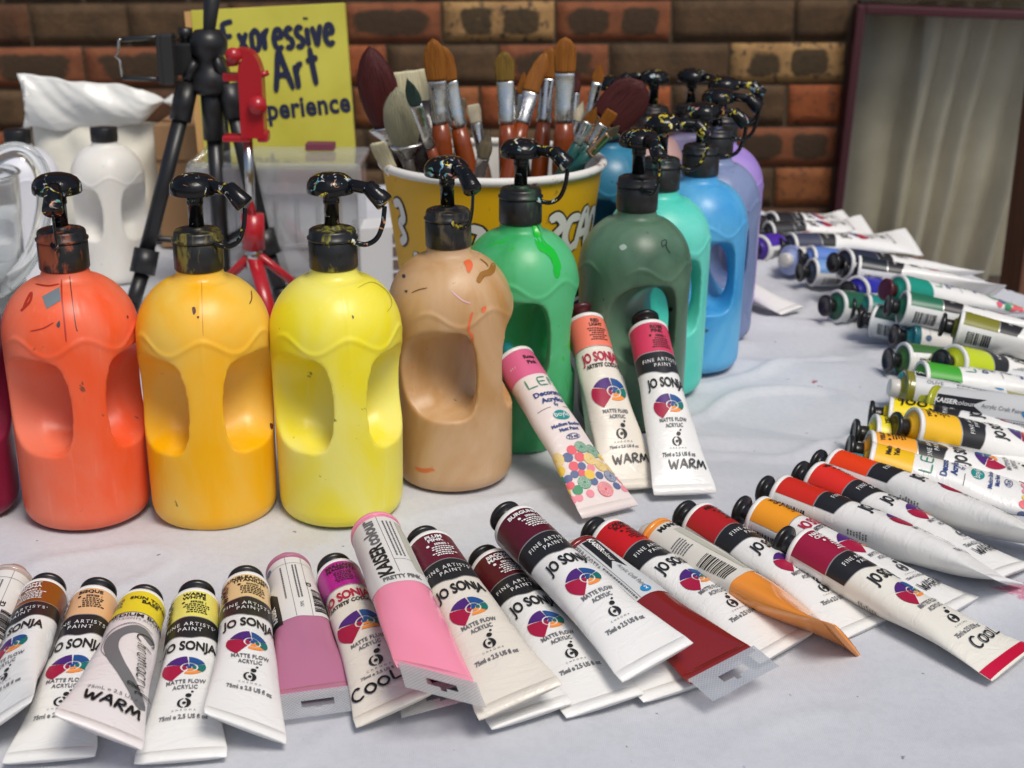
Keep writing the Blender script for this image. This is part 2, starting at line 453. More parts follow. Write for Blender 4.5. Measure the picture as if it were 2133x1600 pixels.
# ------------------------------------------------------------------ table and cloth
e1, e2 = at(1690, 470), at(2133, 602)
ed = (e2-e1).normalized(); en = Vector((-ed.y, ed.x, 0))
if en.x < 0: en = -en
YBACK = 2.3
def cloth_mat():
    m = mat('white_sheet', (.66, .665, .68), .85, spec=.15)
    g = NG(m); v = g.coord()
    f, _ = g.noise(v, 5, 5, .6)
    c = g.mix(g.ramp(f, [(.3, 0), (.7, 1)]), (.62, .635, .67), (.52, .535, .58))
    f3, _ = g.noise(v, 170, 3, .6); c = g.mix(g.math('MULTIPLY', g.ramp(f3, [(.40, 1), (.55, 0)]), .10), c, (.35, .36, .38))
    sp, _ = g.noise(v, 95, 3, .55); c = g.mix(g.math('MULTIPLY', g.ramp(sp, [(.735, 0), (.75, 1)]), .8), c, (.16, .14, .2))
    jit, _ = g.noise(v, 160, 4, .6)
    def stain(c, px, py, r, col, amt):
        p = at(px, py)
        vm = g.new('VectorMath', operation='DISTANCE'); g.link(v, vm.inputs[0]); vm.inputs[1].default_value = p
        d = g.math('ADD', g.math('DIVIDE', vm.outputs['Value'], r), g.math('MULTIPLY', g.math('SUBTRACT', jit, .5), 2.4))
        return g.mix(g.math('MULTIPLY', g.ramp(d, [(.45, 1), (.85, 0)]), amt), c, col)
    c = stain(c, 1694, 790, .0050, (.35, .03, .06), .9)
    c = stain(c, 1676, 792, .0035, (.12, .03, .04), .9)
    c = stain(c, 2115, 1222, .017, (.55, .10, .2), .75)
    c = stain(c, 792, 1064, .011, (.20, .15, .42), .6)
    c = stain(c, 1555, 1592, .006, (.03, .08, .3), .9)
    c = stain(c, 250, 1235, .004, (.03, .06, .15), .9)
    c = stain(c, 640, 1110, .03, (.55, .50, .36), .25)
    g.link(c, g.b.inputs['Base Color'])
    wx = g.new('TexWave', wave_type='BANDS', bands_direction='X'); g.link(v, wx.inputs['Vector']); wx.inputs['Scale'].default_value = 260; wx.inputs['Distortion'].default_value = 1
    wy = g.new('TexWave', wave_type='BANDS', bands_direction='Y'); g.link(v, wy.inputs['Vector']); wy.inputs['Scale'].default_value = 260; wy.inputs['Distortion'].default_value = 1
    h = g.math('ADD', g.math('MULTIPLY', wx.outputs['Fac'], wy.outputs['Fac']), g.math('MULTIPLY', f3, 1.2))
    g.bump(h, .22, .0008)
    return m
bottle_spots = []
def build_cloth():
    mc = cloth_mat()
    xs = np.concatenate([np.linspace(-1.3, -.5, 40, endpoint=False), np.linspace(-.5, .7, 210, endpoint=False), np.linspace(.7, 1.7, 60)])
    ys = np.concatenate([np.linspace(.15, 1.4, 240, endpoint=False), np.linspace(1.4, 2.9, 110)])
    nx, ny = len(xs), len(ys); vs = []
    for x in xs:
        for y in ys:
            p = Vector((x, y, 0))
            a = noise.noise(Vector((x*3.0+y*1.2, y*7.0-x*3, 0)))
            b = noise.noise(Vector((x*9+y*7, y*16-x*8, 4)))
            rg = 1-abs(noise.noise(Vector((x*2.4-y*1.5+3, y*5.5+x*2.2, 8))))*2
            rg2 = 1-abs(noise.noise(Vector((x*5.4+y*2.5+1, y*9.5-x*4.2, 2))))*2
            amp = min(1, max(.18, (y-.62)/.25))
            wk = 1 + 1.1*max(0, min(1, (y-.95)/.35))*max(0, min(1, (x+.1)/.3))
            h = amp*wk*(.0022*a + .0010*b + .0044*max(0, rg-.70)/.30 + .0026*max(0, rg2-.74)/.26) - .0030*wk - .0008
            d = en.dot(p - e1)               # beyond the right hand edge
            d2 = y-YBACK; d3 = -1.15-x
            D = max(d, d2, d3)
            z = h
            if D > 0:
                q = p.copy()
                if d > 0: q = q - en*d
                if d2 > 0: q.y = min(q.y, YBACK)
                if d3 > 0: q.x = -1.15
                nrm = Vector((0, 0, 0))
                if d > 0: nrm += en
                if d2 > 0: nrm += Vector((0, 1, 0))
                if d3 > 0: nrm += Vector((-1, 0, 0))
                nrm.normalize()
                rr = .012
                if D < rr*1.57: an = D/rr; q = q + nrm*rr*math.sin(an); z = h - rr*(1-math.cos(an))
                else:
                    q = q + nrm*(rr + .012*(noise.noise(Vector((x*14, y*14, 0)))+.6)*min(1, D/.2)); z = h - rr - (D-rr*1.57)*.9
                p = q
            vs.append((p.x, p.y, max(z, -.74)))
    fs = []
    for i in range(nx-1):
        for j in range(ny-1):
            a = i*ny+j; fs.append((a, a+ny, a+ny+1, a+1))
    mb = MB(); mb.add(vs, fs, mc)
    tag(mb.build('tablecloth'), 'wrinkled white cotton sheet with paint specks covering the table', 'tablecloth')
build_cloth()
tb = empty('trestle_table', (0, 1.2, -.78)); tag(tb, 'long table hidden under the white cloth', 'table')
mt = mat('table_board', (.5, .48, .45), .5)
mb = MB(); c0 = [(-1.13, .12), (1.05, .12), (e1.x+ed.x*1.0-.02, e1.y+ed.y*1.0), (e1.x-ed.x*.25-.02, min(YBACK-.02, e1.y-ed.y*.25)), (-1.13, YBACK-.02)]
n = len(c0); vs = [(x, y-1.2, .765) for x, y in c0] + [(x, y-1.2, .735) for x, y in c0]
mb.add(vs, [tuple(range(n)), tuple(range(2*n-1, n-1, -1))] + [(i, i+n, (i+1) % n+n, (i+1) % n) for i in range(n)], mt, False); mb.build('tabletop', tb)
for x, y in ((-1.0, .25), (.75, .3), (-1.0, 2.0), (.32, 2.0)):
    mb = MB(); mb.box((x, y-1.2, .367), (.04, .04, .734), mt, .003); mb.build('leg', tb)

# ------------------------------------------------------------------ lettering
_gl = {}
def _load_glyphs():
    chars = [chr(i) for i in range(33, 127)] + ['é']
    objs = []
    for bold in (0, 1):
        for c in chars + ['|']:
            for suf in ('', '|'):
                cu = bpy.data.curves.new('g', 'FONT'); cu.body = c+suf; cu.resolution_u = 3; cu.offset = .032*bold; cu.size = 1.0
                o = bpy.data.objects.new('g', cu); COL.objects.link(o); objs.append((bold, c, suf, o))
    bpy.context.view_layer.update()
    dg = bpy.context.evaluated_depsgraph_get()
    tmp = {}
    for bold, c, suf, o in objs:
        me = o.evaluated_get(dg).to_mesh()
        tmp[(bold, c, suf)] = ([(v.co.x, v.co.y) for v in me.vertices], [tuple(p.vertices) for p in me.polygons])
        o.evaluated_get(dg).to_mesh_clear()
    for bold in (0, 1):
        bw = max(v[0] for v in tmp[(bold, '|', '')][0])
        for c in chars:
            v, f = tmp[(bold, c, '')]
            adv = max(p[0] for p in tmp[(bold, c, '|')][0]) - bw
            _gl[(bold, c)] = (v, f, adv)
    for _, _, _, o in objs:
        cu = o.data; bpy.data.objects.remove(o); bpy.data.curves.remove(cu)
_load_glyphs()
def text2d(s, h, bold=1, xs=1.0, track=0.0, align='C', width=None):
    """cap height h; returns (verts, faces) centred on x, baseline at 0"""
    k = h/.69; x = 0.0; V = []; F = []
    for c in s:
        if c == ' ': x += .28+track; continue
        v, f, adv = _gl[(bold, c)]
        o = len(V); V += [((p[0]+x), p[1]) for p in v]; F += [tuple(i+o for i in q) for q in f]
        x += adv+track
    x -= track
    off = {'C': x/2, 'L': 0, 'R': x}[align]
    if width: xs = width/(x*k)
    return [((p[0]-off)*k*xs, p[1]*k) for p in V], F
HAND = {  # marker and brush letters, unit height strokes
    'W': (1.0, [[(0, 1), (.12, .3), (.25, 0), (.42, .55), (.5, .62), (.62, .05), (.7, .02), (.85, .6), (.98, 1)]]),
    'A': (.8, [[(.02, 0), (.2, .45), (.42, 1), (.55, .7), (.78, 0)], [(.12, .38), (.4, .42), (.68, .36)]]),
    'R': (.75, [[(.1, 0), (.12, .5), (.14, 1)], [(.12, .95), (.45, 1), (.62, .82), (.5, .58), (.16, .5), (.4, .3), (.72, 0)]]),
    'M': (1.05, [[(.05, 0), (.12, .5), (.22, .98), (.36, .6), (.48, .3), (.62, .7), (.76, .95), (.86, .5), (1.0, .05)]]),
    'C': (.85, [[(.78, .82), (.55, 1), (.25, .85), (.08, .5), (.16, .15), (.42, 0), (.75, .12)]]),
    'O': (.8, [[(.4, .72), (.15, .6), (.06, .32), (.22, .04), (.5, .04), (.7, .3), (.62, .6), (.42, .72), (.3, .66)]]),
    'L': (.7, [[(.15, .95), (.1, .5), (.1, .1), (.4, .05), (.7, .1)]]),
    'E': (.8, [[(.72, 1.0), (.4, .98), (.12, .9), (.16, .5), (.1, .06), (.4, .02), (.78, .08)], [(.16, .52), (.6, .56)]]),
    'x': (.62, [[(.08, .62), (.3, .3), (.55, 0)], [(.55, .62), (.3, .3), (.06, .02)]]),
    'p': (.62, [[(.12, .62), (.12, .1), (.1, -.38)], [(.12, .5), (.36, .66), (.55, .45), (.48, .12), (.3, .02), (.13, .14)]]),
    'r': (.52, [[(.12, .62), (.14, .3), (.12, 0)], [(.13, .38), (.28, .6), (.46, .6)]]),
    'e': (.62, [[(.1, .34), (.35, .36), (.54, .4), (.46, .6), (.25, .6), (.1, .36), (.16, .1), (.36, 0), (.56, .1)]]),
    's': (.52, [[(.46, .54), (.3, .64), (.12, .52), (.2, .36), (.4, .26), (.44, .1), (.26, 0), (.07, .08)]]),
    'i': (.3, [[(.14, .6), (.15, .3), (.16, 0)], [(.14, .86), (.16, .92)]]),
    'v': (.6, [[(.06, .62), (.18, .3), (.28, .02), (.42, .34), (.56, .66)]]),
    't': (.55, [[(.28, 1.0), (.28, .5), (.3, .02)], [(.04, .66), (.3, .7), (.55, .72)]]),
    'a': (.6, [[(.5, .5), (.3, .62), (.1, .4), (.14, .1), (.32, 0), (.48, .2), (.5, .58), (.52, .1), (.6, 0)]]),
    'h': (.6, [[(.3, 1.25), (.2, .7), (.1, 0)], [(.13, .3), (.3, .6), (.46, .5), (.44, .1), (.56, .02)]]),
    'o': (.6, [[(.3, .62), (.1, .4), (.14, .1), (.34, 0), (.52, .25), (.46, .55), (.3, .62)]]),
    'm': (.95, [[(.08, .6), (.1, .3), (.1, 0)], [(.1, .3), (.28, .62), (.42, .5), (.42, .02)], [(.43, .3), (.62, .62), (.78, .5), (.78, .1), (.92, .02)]]),
    'c': (.52, [[(.46, .5), (.3, .62), (.1, .4), (.12, .12), (.3, 0), (.5, .1)]]),
    'y': (.6, [[(.08, .62), (.16, .2), (.34, .1), (.5, .3)], [(.54, .62), (.46, 0), (.3, -.5), (.08, -.45), (.2, -.15), (.5, .05)]]),
    'l': (.35, [[(.1, .1), (.3, .8), (.28, 1.3), (.14, 1.1), (.12, .3), (.22, 0), (.36, .06)]]),
    'H': (.9, [[(.15, 1.1), (.2, .5), (.08, 0)], [(.75, 1.15), (.68, .5), (.72, 0)], [(.15, .5), (.7, .55)]]),
}
HAND['G'] = (1.2, [[(.9, 1.2), (.6, 1.45), (.2, 1.2), (.1, .6), (.3, .1), (.7, 0), (1.1, .3)]])
def ribbon(pts, wd, k=6):
    P = smooth_path(pts, k); n = len(P); L = []; Rr = []
    for i in range(n):
        t = P[min(i+1, n-1)] - P[max(i-1, 0)]; t = t/(np.linalg.norm(t)+1e-9); nn = np.array((-t[1], t[0]))
        ww = wd*.5*(.55 if i in (0, n-1) else (.85 if i in (1, n-2) else 1))
        L.append(P[i]+nn*ww); Rr.append(P[i]-nn*ww)
    return [tuple(p) for pair in zip(L, Rr) for p in pair], [(2*i, 2*i+1, 2*i+3, 2*i+2) for i in range(n-1)]
def hand2d(s, h, wd, xs=1.0, align='C', k=5):
    x = 0; strokes = []
    for c in s:
        if c == ' ': x += .4; continue
        adv, st = HAND[c]
        for q in st: strokes.append([((p[0]+x)*h*xs, p[1]*h) for p in q])
        x += adv+.08
    off = x*h*xs/2 if align == 'C' else 0
    return [ribbon([(p[0]-off, p[1]) for p in q], wd, k) for q in strokes]

# ------------------------------------------------------------------ paint tubes
RT = .0169
class TubeShape:
    def __init__(s, L, R, twist0, twist1, seed, fill=1.0, bend=0.0):
        s.L, s.R, s.t0, s.t1, s.seed, s.fill, s.bend = L, R, twist0, twist1, seed, fill, bend; s.wk = 1.0 if R > .0128 else .70
        ts = np.linspace(0, L, 60); ph = np.linspace(-math.pi, math.pi, 181)
        s.ts, s.ph = ts, ph; s.arc = []
        for t in ts:
            w_, h = s.wh(t); ds = np.sqrt((w_*np.cos(ph))**2 + (h*np.sin(ph))**2)
            a = np.concatenate([[0], np.cumsum((ds[1:]+ds[:-1])/2*(ph[1]-ph[0]))]); a -= a[90]
            s.arc.append(a)
    def wh(s, t):
        q = max(0, min(1, t/(s.L-.008)))
        q = (.40*q + .60*q**3.2) if s.fill != 1.01 else (.16*q + .84*q**4.5)
        h = s.R*s.fill**(min(1, t/(.3*s.L)))*(1-q) + .0009*q
        w_ = s.R + (max(.0255, s.R*1.56)*s.wk-s.R)*q
        if t > s.L-.0085: h = .0016
        return w_, h
    def pt(s, phi, t, off=0.0):
        w_, h = s.wh(t)
        x, y = (w_+off)*math.sin(phi), (h+off)*math.cos(phi)
        u = t/s.L
        if s.seed and 0.1 < u < .95:
            k = math.sin(math.pi*u)
            dn = noise.noise(Vector((math.cos(phi)*1.3+s.seed, math.sin(phi)*1.3, t*28)))*.0015*k
            x += dn*math.sin(phi); y += dn*math.cos(phi)
        a = s.t0 + (s.t1-s.t0)*u*u*(1.6-.6*u)
        c, sn = math.cos(a), math.sin(a)
        # x to the label's right, y out of the label's face; positive twist turns the face to the right
        X, Y = x*c + y*sn, -x*sn + y*c
        Y -= s.bend*4*u*(1-u)
        return (X, Y, t)
    def lab(s, a, t, off):
        """label point: a metres to the right of the centre line, t metres below the shoulder"""
        t = max(0.0, min(s.L, t))
        i = min(len(s.ts)-1, int(round(t/s.L*(len(s.ts)-1))))
        phi = float(np.interp(a, s.arc[i], s.ph))
        return s.pt(phi, t, off)
def fine(VF, lim=.0024):
    V, F = VF
    if not any(math.dist(V[f[i]], V[f[i-1]]) > lim for f in F for i in range(len(f))): return VF
    bm = bmesh.new(); vs = [bm.verts.new((x, y, 0)) for x, y in V]
    for f in F:
        try: bm.faces.new([vs[i] for i in f])
        except ValueError: pass
    bmesh.ops.triangulate(bm, faces=bm.faces)
    for _ in range(4):
        es = [e for e in bm.edges if e.calc_length() > lim]
        if not es: break
        bmesh.ops.subdivide_edges(bm, edges=es, cuts=1); bmesh.ops.triangulate(bm, faces=[f for f in bm.faces if len(f.verts) > 3])
    bm.verts.index_update()
    r = ([(v.co.x, v.co.y) for v in bm.verts], [tuple(v.index for v in f.verts) for f in bm.faces]); bm.free()
    return r
class TubeMesh(MB):
    def __init__(s, sh): super().__init__(); s.sh = sh; s.lift = 0
    def body(s, m, t0=0.0, t1=None, off=0.0):
        sh = s.sh; t1 = sh.L if t1 is None else t1
        ts = sorted(set([t0, t1] + [t for t in np.linspace(0, sh.L-.009, 26) if t0 < t < t1] + [t for t in (sh.L-.0087, sh.L-.0083) if t0 < t < t1]))
        rings = [[sh.pt(2*math.pi*j/48, t, off) for j in range(48)] for t in ts]
        s.loft(rings, m, False, t1 == sh.L)
    def patch(s, a0, a1, t0, t1, m, layer=1, tb=None, tt=None):
        """band between arc positions a0..a1; tb(a), tt(a) may bend its lower and upper edge"""
        na = max(2, int((a1-a0)/.0016)+1); ntt = max(2, int((t1-t0)/.006)+1)
        vs = []; fs = []
        for i in range(na):
            a = a0+(a1-a0)*i/(na-1)
            lo = t1 + (tb(a) if tb else 0); hi = t0 + (tt(a) if tt else 0)
            for j in range(ntt): vs.append(s.sh.lab(a, hi+(lo-hi)*j/(ntt-1), .00026*layer))
        for i in range(na-1):
            for j in range(ntt-1):
                q = i*ntt+j; fs.append((q, q+1, q+ntt+1, q+ntt))
        s.add(vs, fs, m)
    def decal(s, VF, a0, t0, m, layer=3, rot=0.0, inc=0.0):
        V, F = fine(VF); c, sn = math.cos(rot), math.sin(rot)
        s.add([s.sh.lab(a0 + (x*c - y*sn), t0 - (x*sn + y*c), .00026*layer + inc*i) for i, (x, y) in enumerate(V)], F, m)
    def text(s, body, h, a0, t0, m, layer=3, rot=0.0, **kw): s.decal(text2d(body, h, **kw), a0, t0, m, layer, rot)
    def hand(s, body, h, a0, t0, m, wd, rot=0.0, layer=5, xs=1.0):
        for i, r in enumerate(hand2d(body, h, wd, xs)): s.decal(r, a0, t0, m, layer+.25*i, rot, 2e-7)
    def sector(s, a0, t0, r0, r1, th0, th1, m, layer=2, sq=1.0):
        n = max(3, int(abs(th1-th0)/.16)+1); vs = []; fs = []; K = 4
        for i in range(n+1):
            th = th0+(th1-th0)*i/n
            ra = r0; rb = r1 if not isinstance(r1, tuple) else r1[0]+(r1[1]-r1[0])*i/n
            for k in range(K+1):
                r = ra+(rb-ra)*k/K; vs.append(s.sh.lab(a0+r*math.cos(th), t0-r*math.sin(th)*sq, .00026*layer))
        for i in range(n):
            for k in range(K):
                q = i*(K+1)+k; fs.append((q, q+1, q+K+2, q+K+1))
        s.add(vs, fs, m)
    def dashes(s, a0, t0, rows, wid, m, dh=.0011, gap=.0022, rs=0, layer=3, rot=0.0):
        rr = random.Random(rs)
        for r in range(rows):
            x = -wid/2*rr.uniform(.6, 1); end = -x
            while x < end:
                l = rr.uniform(.0008, .0022)
                s.decal(([(x, 0), (x+l, 0), (x+l, dh), (x, dh)], [(0, 1, 2, 3)]), a0 if not rot else a0+r*gap*math.cos(rot-math.pi/2), t0+r*gap if not rot else t0, m, layer, rot)
                x += l+.0005
    def barcode(s, a0, t0, ln, wd, m, layer=3, rs=1):
        rr = random.Random(rs); t = t0
        while t < t0+ln:
            b = rr.choice((.0005, .0005, .001, .0014))
            s.patch(a0-wd/2, a0+wd/2, t, t+b, m, layer); t += b+rr.choice((.0006, .0006, .0011))
def wheel(b, a0, t0, k=1.0, cols=None):
    D = R_; g = 4
    segs = [(162, 236, .0152, .0172, W_RED), (98, 158, .0128, .0146, W_PUR), (30, 93, .0106, .0122, W_BLU), (-34, 26, .0092, .0102, W_TEAL), (-112, -38, .0078, .0090, W_ORA)]
    for a, c, r0, r1, m in segs:
        b.sector(a0, t0, .0053*k, (r0*k, r1*k), D(a), D(c), m, sq=.84)
        b.sector(a0, t0, .0018*k, .0043*k, D(a+3), D(min(c, a+70)), m, sq=.84)
    b.sector(a0, t0, .0001, .0013*k, 0, 2*math.pi, W_BLU)
def chroma_logo(b, a0, t0, k=1.0):
    for sg in (-1, 1):
        V = []; n = 10
        for i in range(n+1): th = math.pi*i/n; V.append((sg*(.0003+.0036*math.sin(th)), .0040*math.cos(th)))
        for i in range(n+1): th = math.pi*(1-i/n); V.append((sg*(.0003+.0012*math.sin(th)) if sg > 0 else sg*(.0004+.0020*math.sin(th)), .0034*math.cos(th)))
        F = [(i, i+1, 2*n+1-i-1, 2*n+1-i) for i in range(n)]
        b.decal(([(x*k, y*k) for x, y in V], F), a0, t0, M_INK)
    b.sector(a0, t0, .0001, .0011*k, 0, 2*math.pi, M_INK, 3)
    b.sector(a0+.0022*k, t0-.0065*k, .0001, .0017*k, 0, 2*math.pi, M_INK, 3)
    b.sector(a0+.0042*k, t0-.0098*k, .0001, .0008*k, 0, 2*math.pi, M_INK, 3)
    b.text('CHROMA', .0013*k, a0, t0+.0066*k, M_INK, bold=0, track=.55)
def ink_for(col): return M_INKW if sum(col) < .42 else M_INK
def band_mat(col): return mat('paint_band', col, .35, spec=.5)
def design_flow(b, t):
    col = lin(t['col']); cm = band_mat(col); ink = ink_for(col)
    hw = .0300
    b.patch(-.0290, .040, .0030, .0325, cm, 1)
    b.patch(-.0290, .040, .0325, .0334, M_SILVER, 1.2)
    f = lambda a: .0028*math.exp(-(a/.006)**2) - .0022*(a/.02)**2
    b.patch(-.0285, .0285, .0334, .0530, M_BLACKBAND, 1.4, tb=f)
    b.patch(-.0285, .0285, .0530, .0536, M_SILVER, 1.2, tb=f, tt=f)
    b.text("FINE ARTISTS'", .0036, 0, .0433, M_INKW, bold=0, track=.16, width=.0330)
    b.text('PAINT', .0036, 0, .0488, M_INKW, bold=0, track=.16, width=.0150)
    b.text('JO SONJA', .0088, .0008, .0690, M_INK, track=-.01, width=.0325)
    wheel(b, 0.0015, .0865)
    b.text('MATTE FLOW', .0034, 0, .1020, M_GREYINK, track=.06, width=.0225)
    b.text('ACRYLIC', .0034, 0, .1073, M_GREYINK, track=.06, width=.0140)
    chroma_logo(b, 0, .1200)
    b.text('75ml e 2.5 US fl oz', .0034, 0, .1330, M_GREYINK, width=.0270)
    n = t.get('name', [])
    for i, s_ in enumerate(n): b.text(s_, .0032, .001, .0090+.0041*i, ink, xs=1.0)
    y = .0085+.0040*len(n)
    if n:
        b.text('SERIES 1', .0020, .004, y+.001, ink); b.sector(-.0055, y-.0, .0001, .0011, 0, 6.28, ink, 3)
        b.dashes(.003, y+.0035, 5, .017, ink, rs=t['seed'])
    else: b.dashes(.004, .008, 8, .017, ink, rs=t['seed'])
    b.patch(-.052, -.0305, .006, .031, M_INKW, 1.3); b.barcode(-.041, .008, .020, .013, M_INK, 3, t['seed'])
    b.dashes(-.037, .062, 7, .006, M_GREYINK, rs=t['seed']+3)
def design_fluid(b, t):
    col = lin(t['col']); cm = band_mat(col); ink = ink_for(col); rd = mat('crimson_print', lin('#b3133f'), .45)
    b.patch(-.0290, .040, .0030, .0335, cm, 1); b.patch(-.0290, .040, .0335, .0343, M_SILVER, 1.2)
    n = t.get('name', [])
    for i, s_ in enumerate(n): b.text(s_, .0032, .001, .0095+.0042*i, ink, xs=.92)
    b.dashes(.001, .0085+.0042*len(n), 6, .017, ink, rs=t['seed'])
    b.text("JO SONJA'S", .0088, 0, .0490, rd, track=-.02, width=.0360); b.text("ARTISTS' COLOURS", .0038, .0005, .0550, M_INK, width=.0330)
    wheel(b, .0025, .0790, 1.25)
    b.text('MATTE FLUID', .0033, 0, .0990, M_GREYINK, track=.06, width=.0225); b.text('ACRYLIC', .0033, 0, .1043, M_GREYINK, track=.06, width=.0140)
    chroma_logo(b, 0, .1185, 1.15); b.text('75ml e 2.5 US fl oz', .0022, 0, .1305, M_GREYINK)
    b.patch(-.052, -.0305, .006, .034, M_INKW, 1.3); b.barcode(-.041, .008, .021, .013, M_INK, 3, t['seed'])
def design_lemon(b, t):
    col = lin(t['col']); b.patch(-.040, .040, .0030, .0300, band_mat(col), 1)
    for i, s_ in enumerate(t['name']): b.text(s_, .0036, 0, .0135+.0058*i, M_INK)
    bl = mat('navy_print', lin('#27407f'), .45); tl = mat('teal_print', lin('#1d8a86'), .45); gr = mat('green_print', lin('#2f8a6e'), .45)
    # wide hairline capitals
    for pts in ([(-.0145, .009), (-.0145, 0), (-.0065, 0)], [(.0030, .0085), (-.0035, .0085), (-.0045, .0070), (-.0045, .0015), (-.0035, 0), (.0030, 0)], [(-.0040, .0043), (.0020, .0043)],
                [(.0055, 0), (.0058, .0085), (.0132, .0005), (.0135, .0088)]):
        for q in range(len(pts)-1):
            b.decal(ribbon([pts[q], pts[q+1]], .0013, 2), 0, .0430, gr, 3+.2*q)
    b.text('Decorator', .0046, .0, .0535, bl); b.text('Acrylics', .0046, .0, .0605, bl); b.text('by', .0028, .0, .0650, bl)
    b.patch(-.018, -.006, .0655, .0660, M_GREYINK, 2); b.patch(.006, .018, .0655, .0660, M_GREYINK, 2)
    V = [(0, 0)] + [(.0078*math.cos(2*math.pi*i/28), .0048*math.sin(2*math.pi*i/28)) for i in range(28)]
    b.decal((V, [(0, 1+i, 1+(i+1) % 28) for i in range(28)]), 0, .0745, tl, 2)
    b.text('boyle', .0045, 0, .0760, M_INKW, bold=0)
    b.text('Medium Bodied', .0030, 0, .0850, bl); b.text('Matt Paint', .0030, 0, .0898, bl)
    rr = [(.0062*math.cos(th)+(.0 if True else 0), .0026*math.sin(th)) for th in np.linspace(0, 2*math.pi, 30)]
    b.decal(ribbon(rr, .0005, 1), 0, .0960, bl, 3); b.text('75 ml', .0028, 0, .0973, bl)
    cols = [mat('spot_'+n, lin(h), .45) for n, h in (('coral', '#e2606a'), ('green', '#3f8f63'), ('slate', '#5d6a8f'), ('gold', '#e6c04a'), ('rose', '#e88a96'))]
    rr = random.Random(t['seed']); spots = []
    for i in range(4000):
        a = rr.uniform(-.029, .029); tt = rr.uniform(.107, .148); r = rr.choice((.0066, .0056, .0042, .0034))
        if tt-r < .099 or tt+r > .1555: continue
        if all((a-x)**2+(tt-y)**2 > ((r+q)*.83)**2 for x, y, q, _ in spots): spots.append((a, tt, r, rr.randrange(5)))
    for i, (a, tt, r, c) in enumerate(spots):
        b.sector(a, tt, .0001, r, 0, 2*math.pi, cols[c], 2+.05*(i % 12))
        if r > .005:
            k = .9*r
            while k > .0009: b.sector(a, tt, k-.00022, k, 0, 2*math.pi, M_INKW, 3); k -= .00085
def label_sheet(b, t, t0, t1, a0=-.040, a1=.040, m=None): b.patch(a0, a1, t0, t1, m or mat('paper_label', (.72, .70, .66), .5), 1)
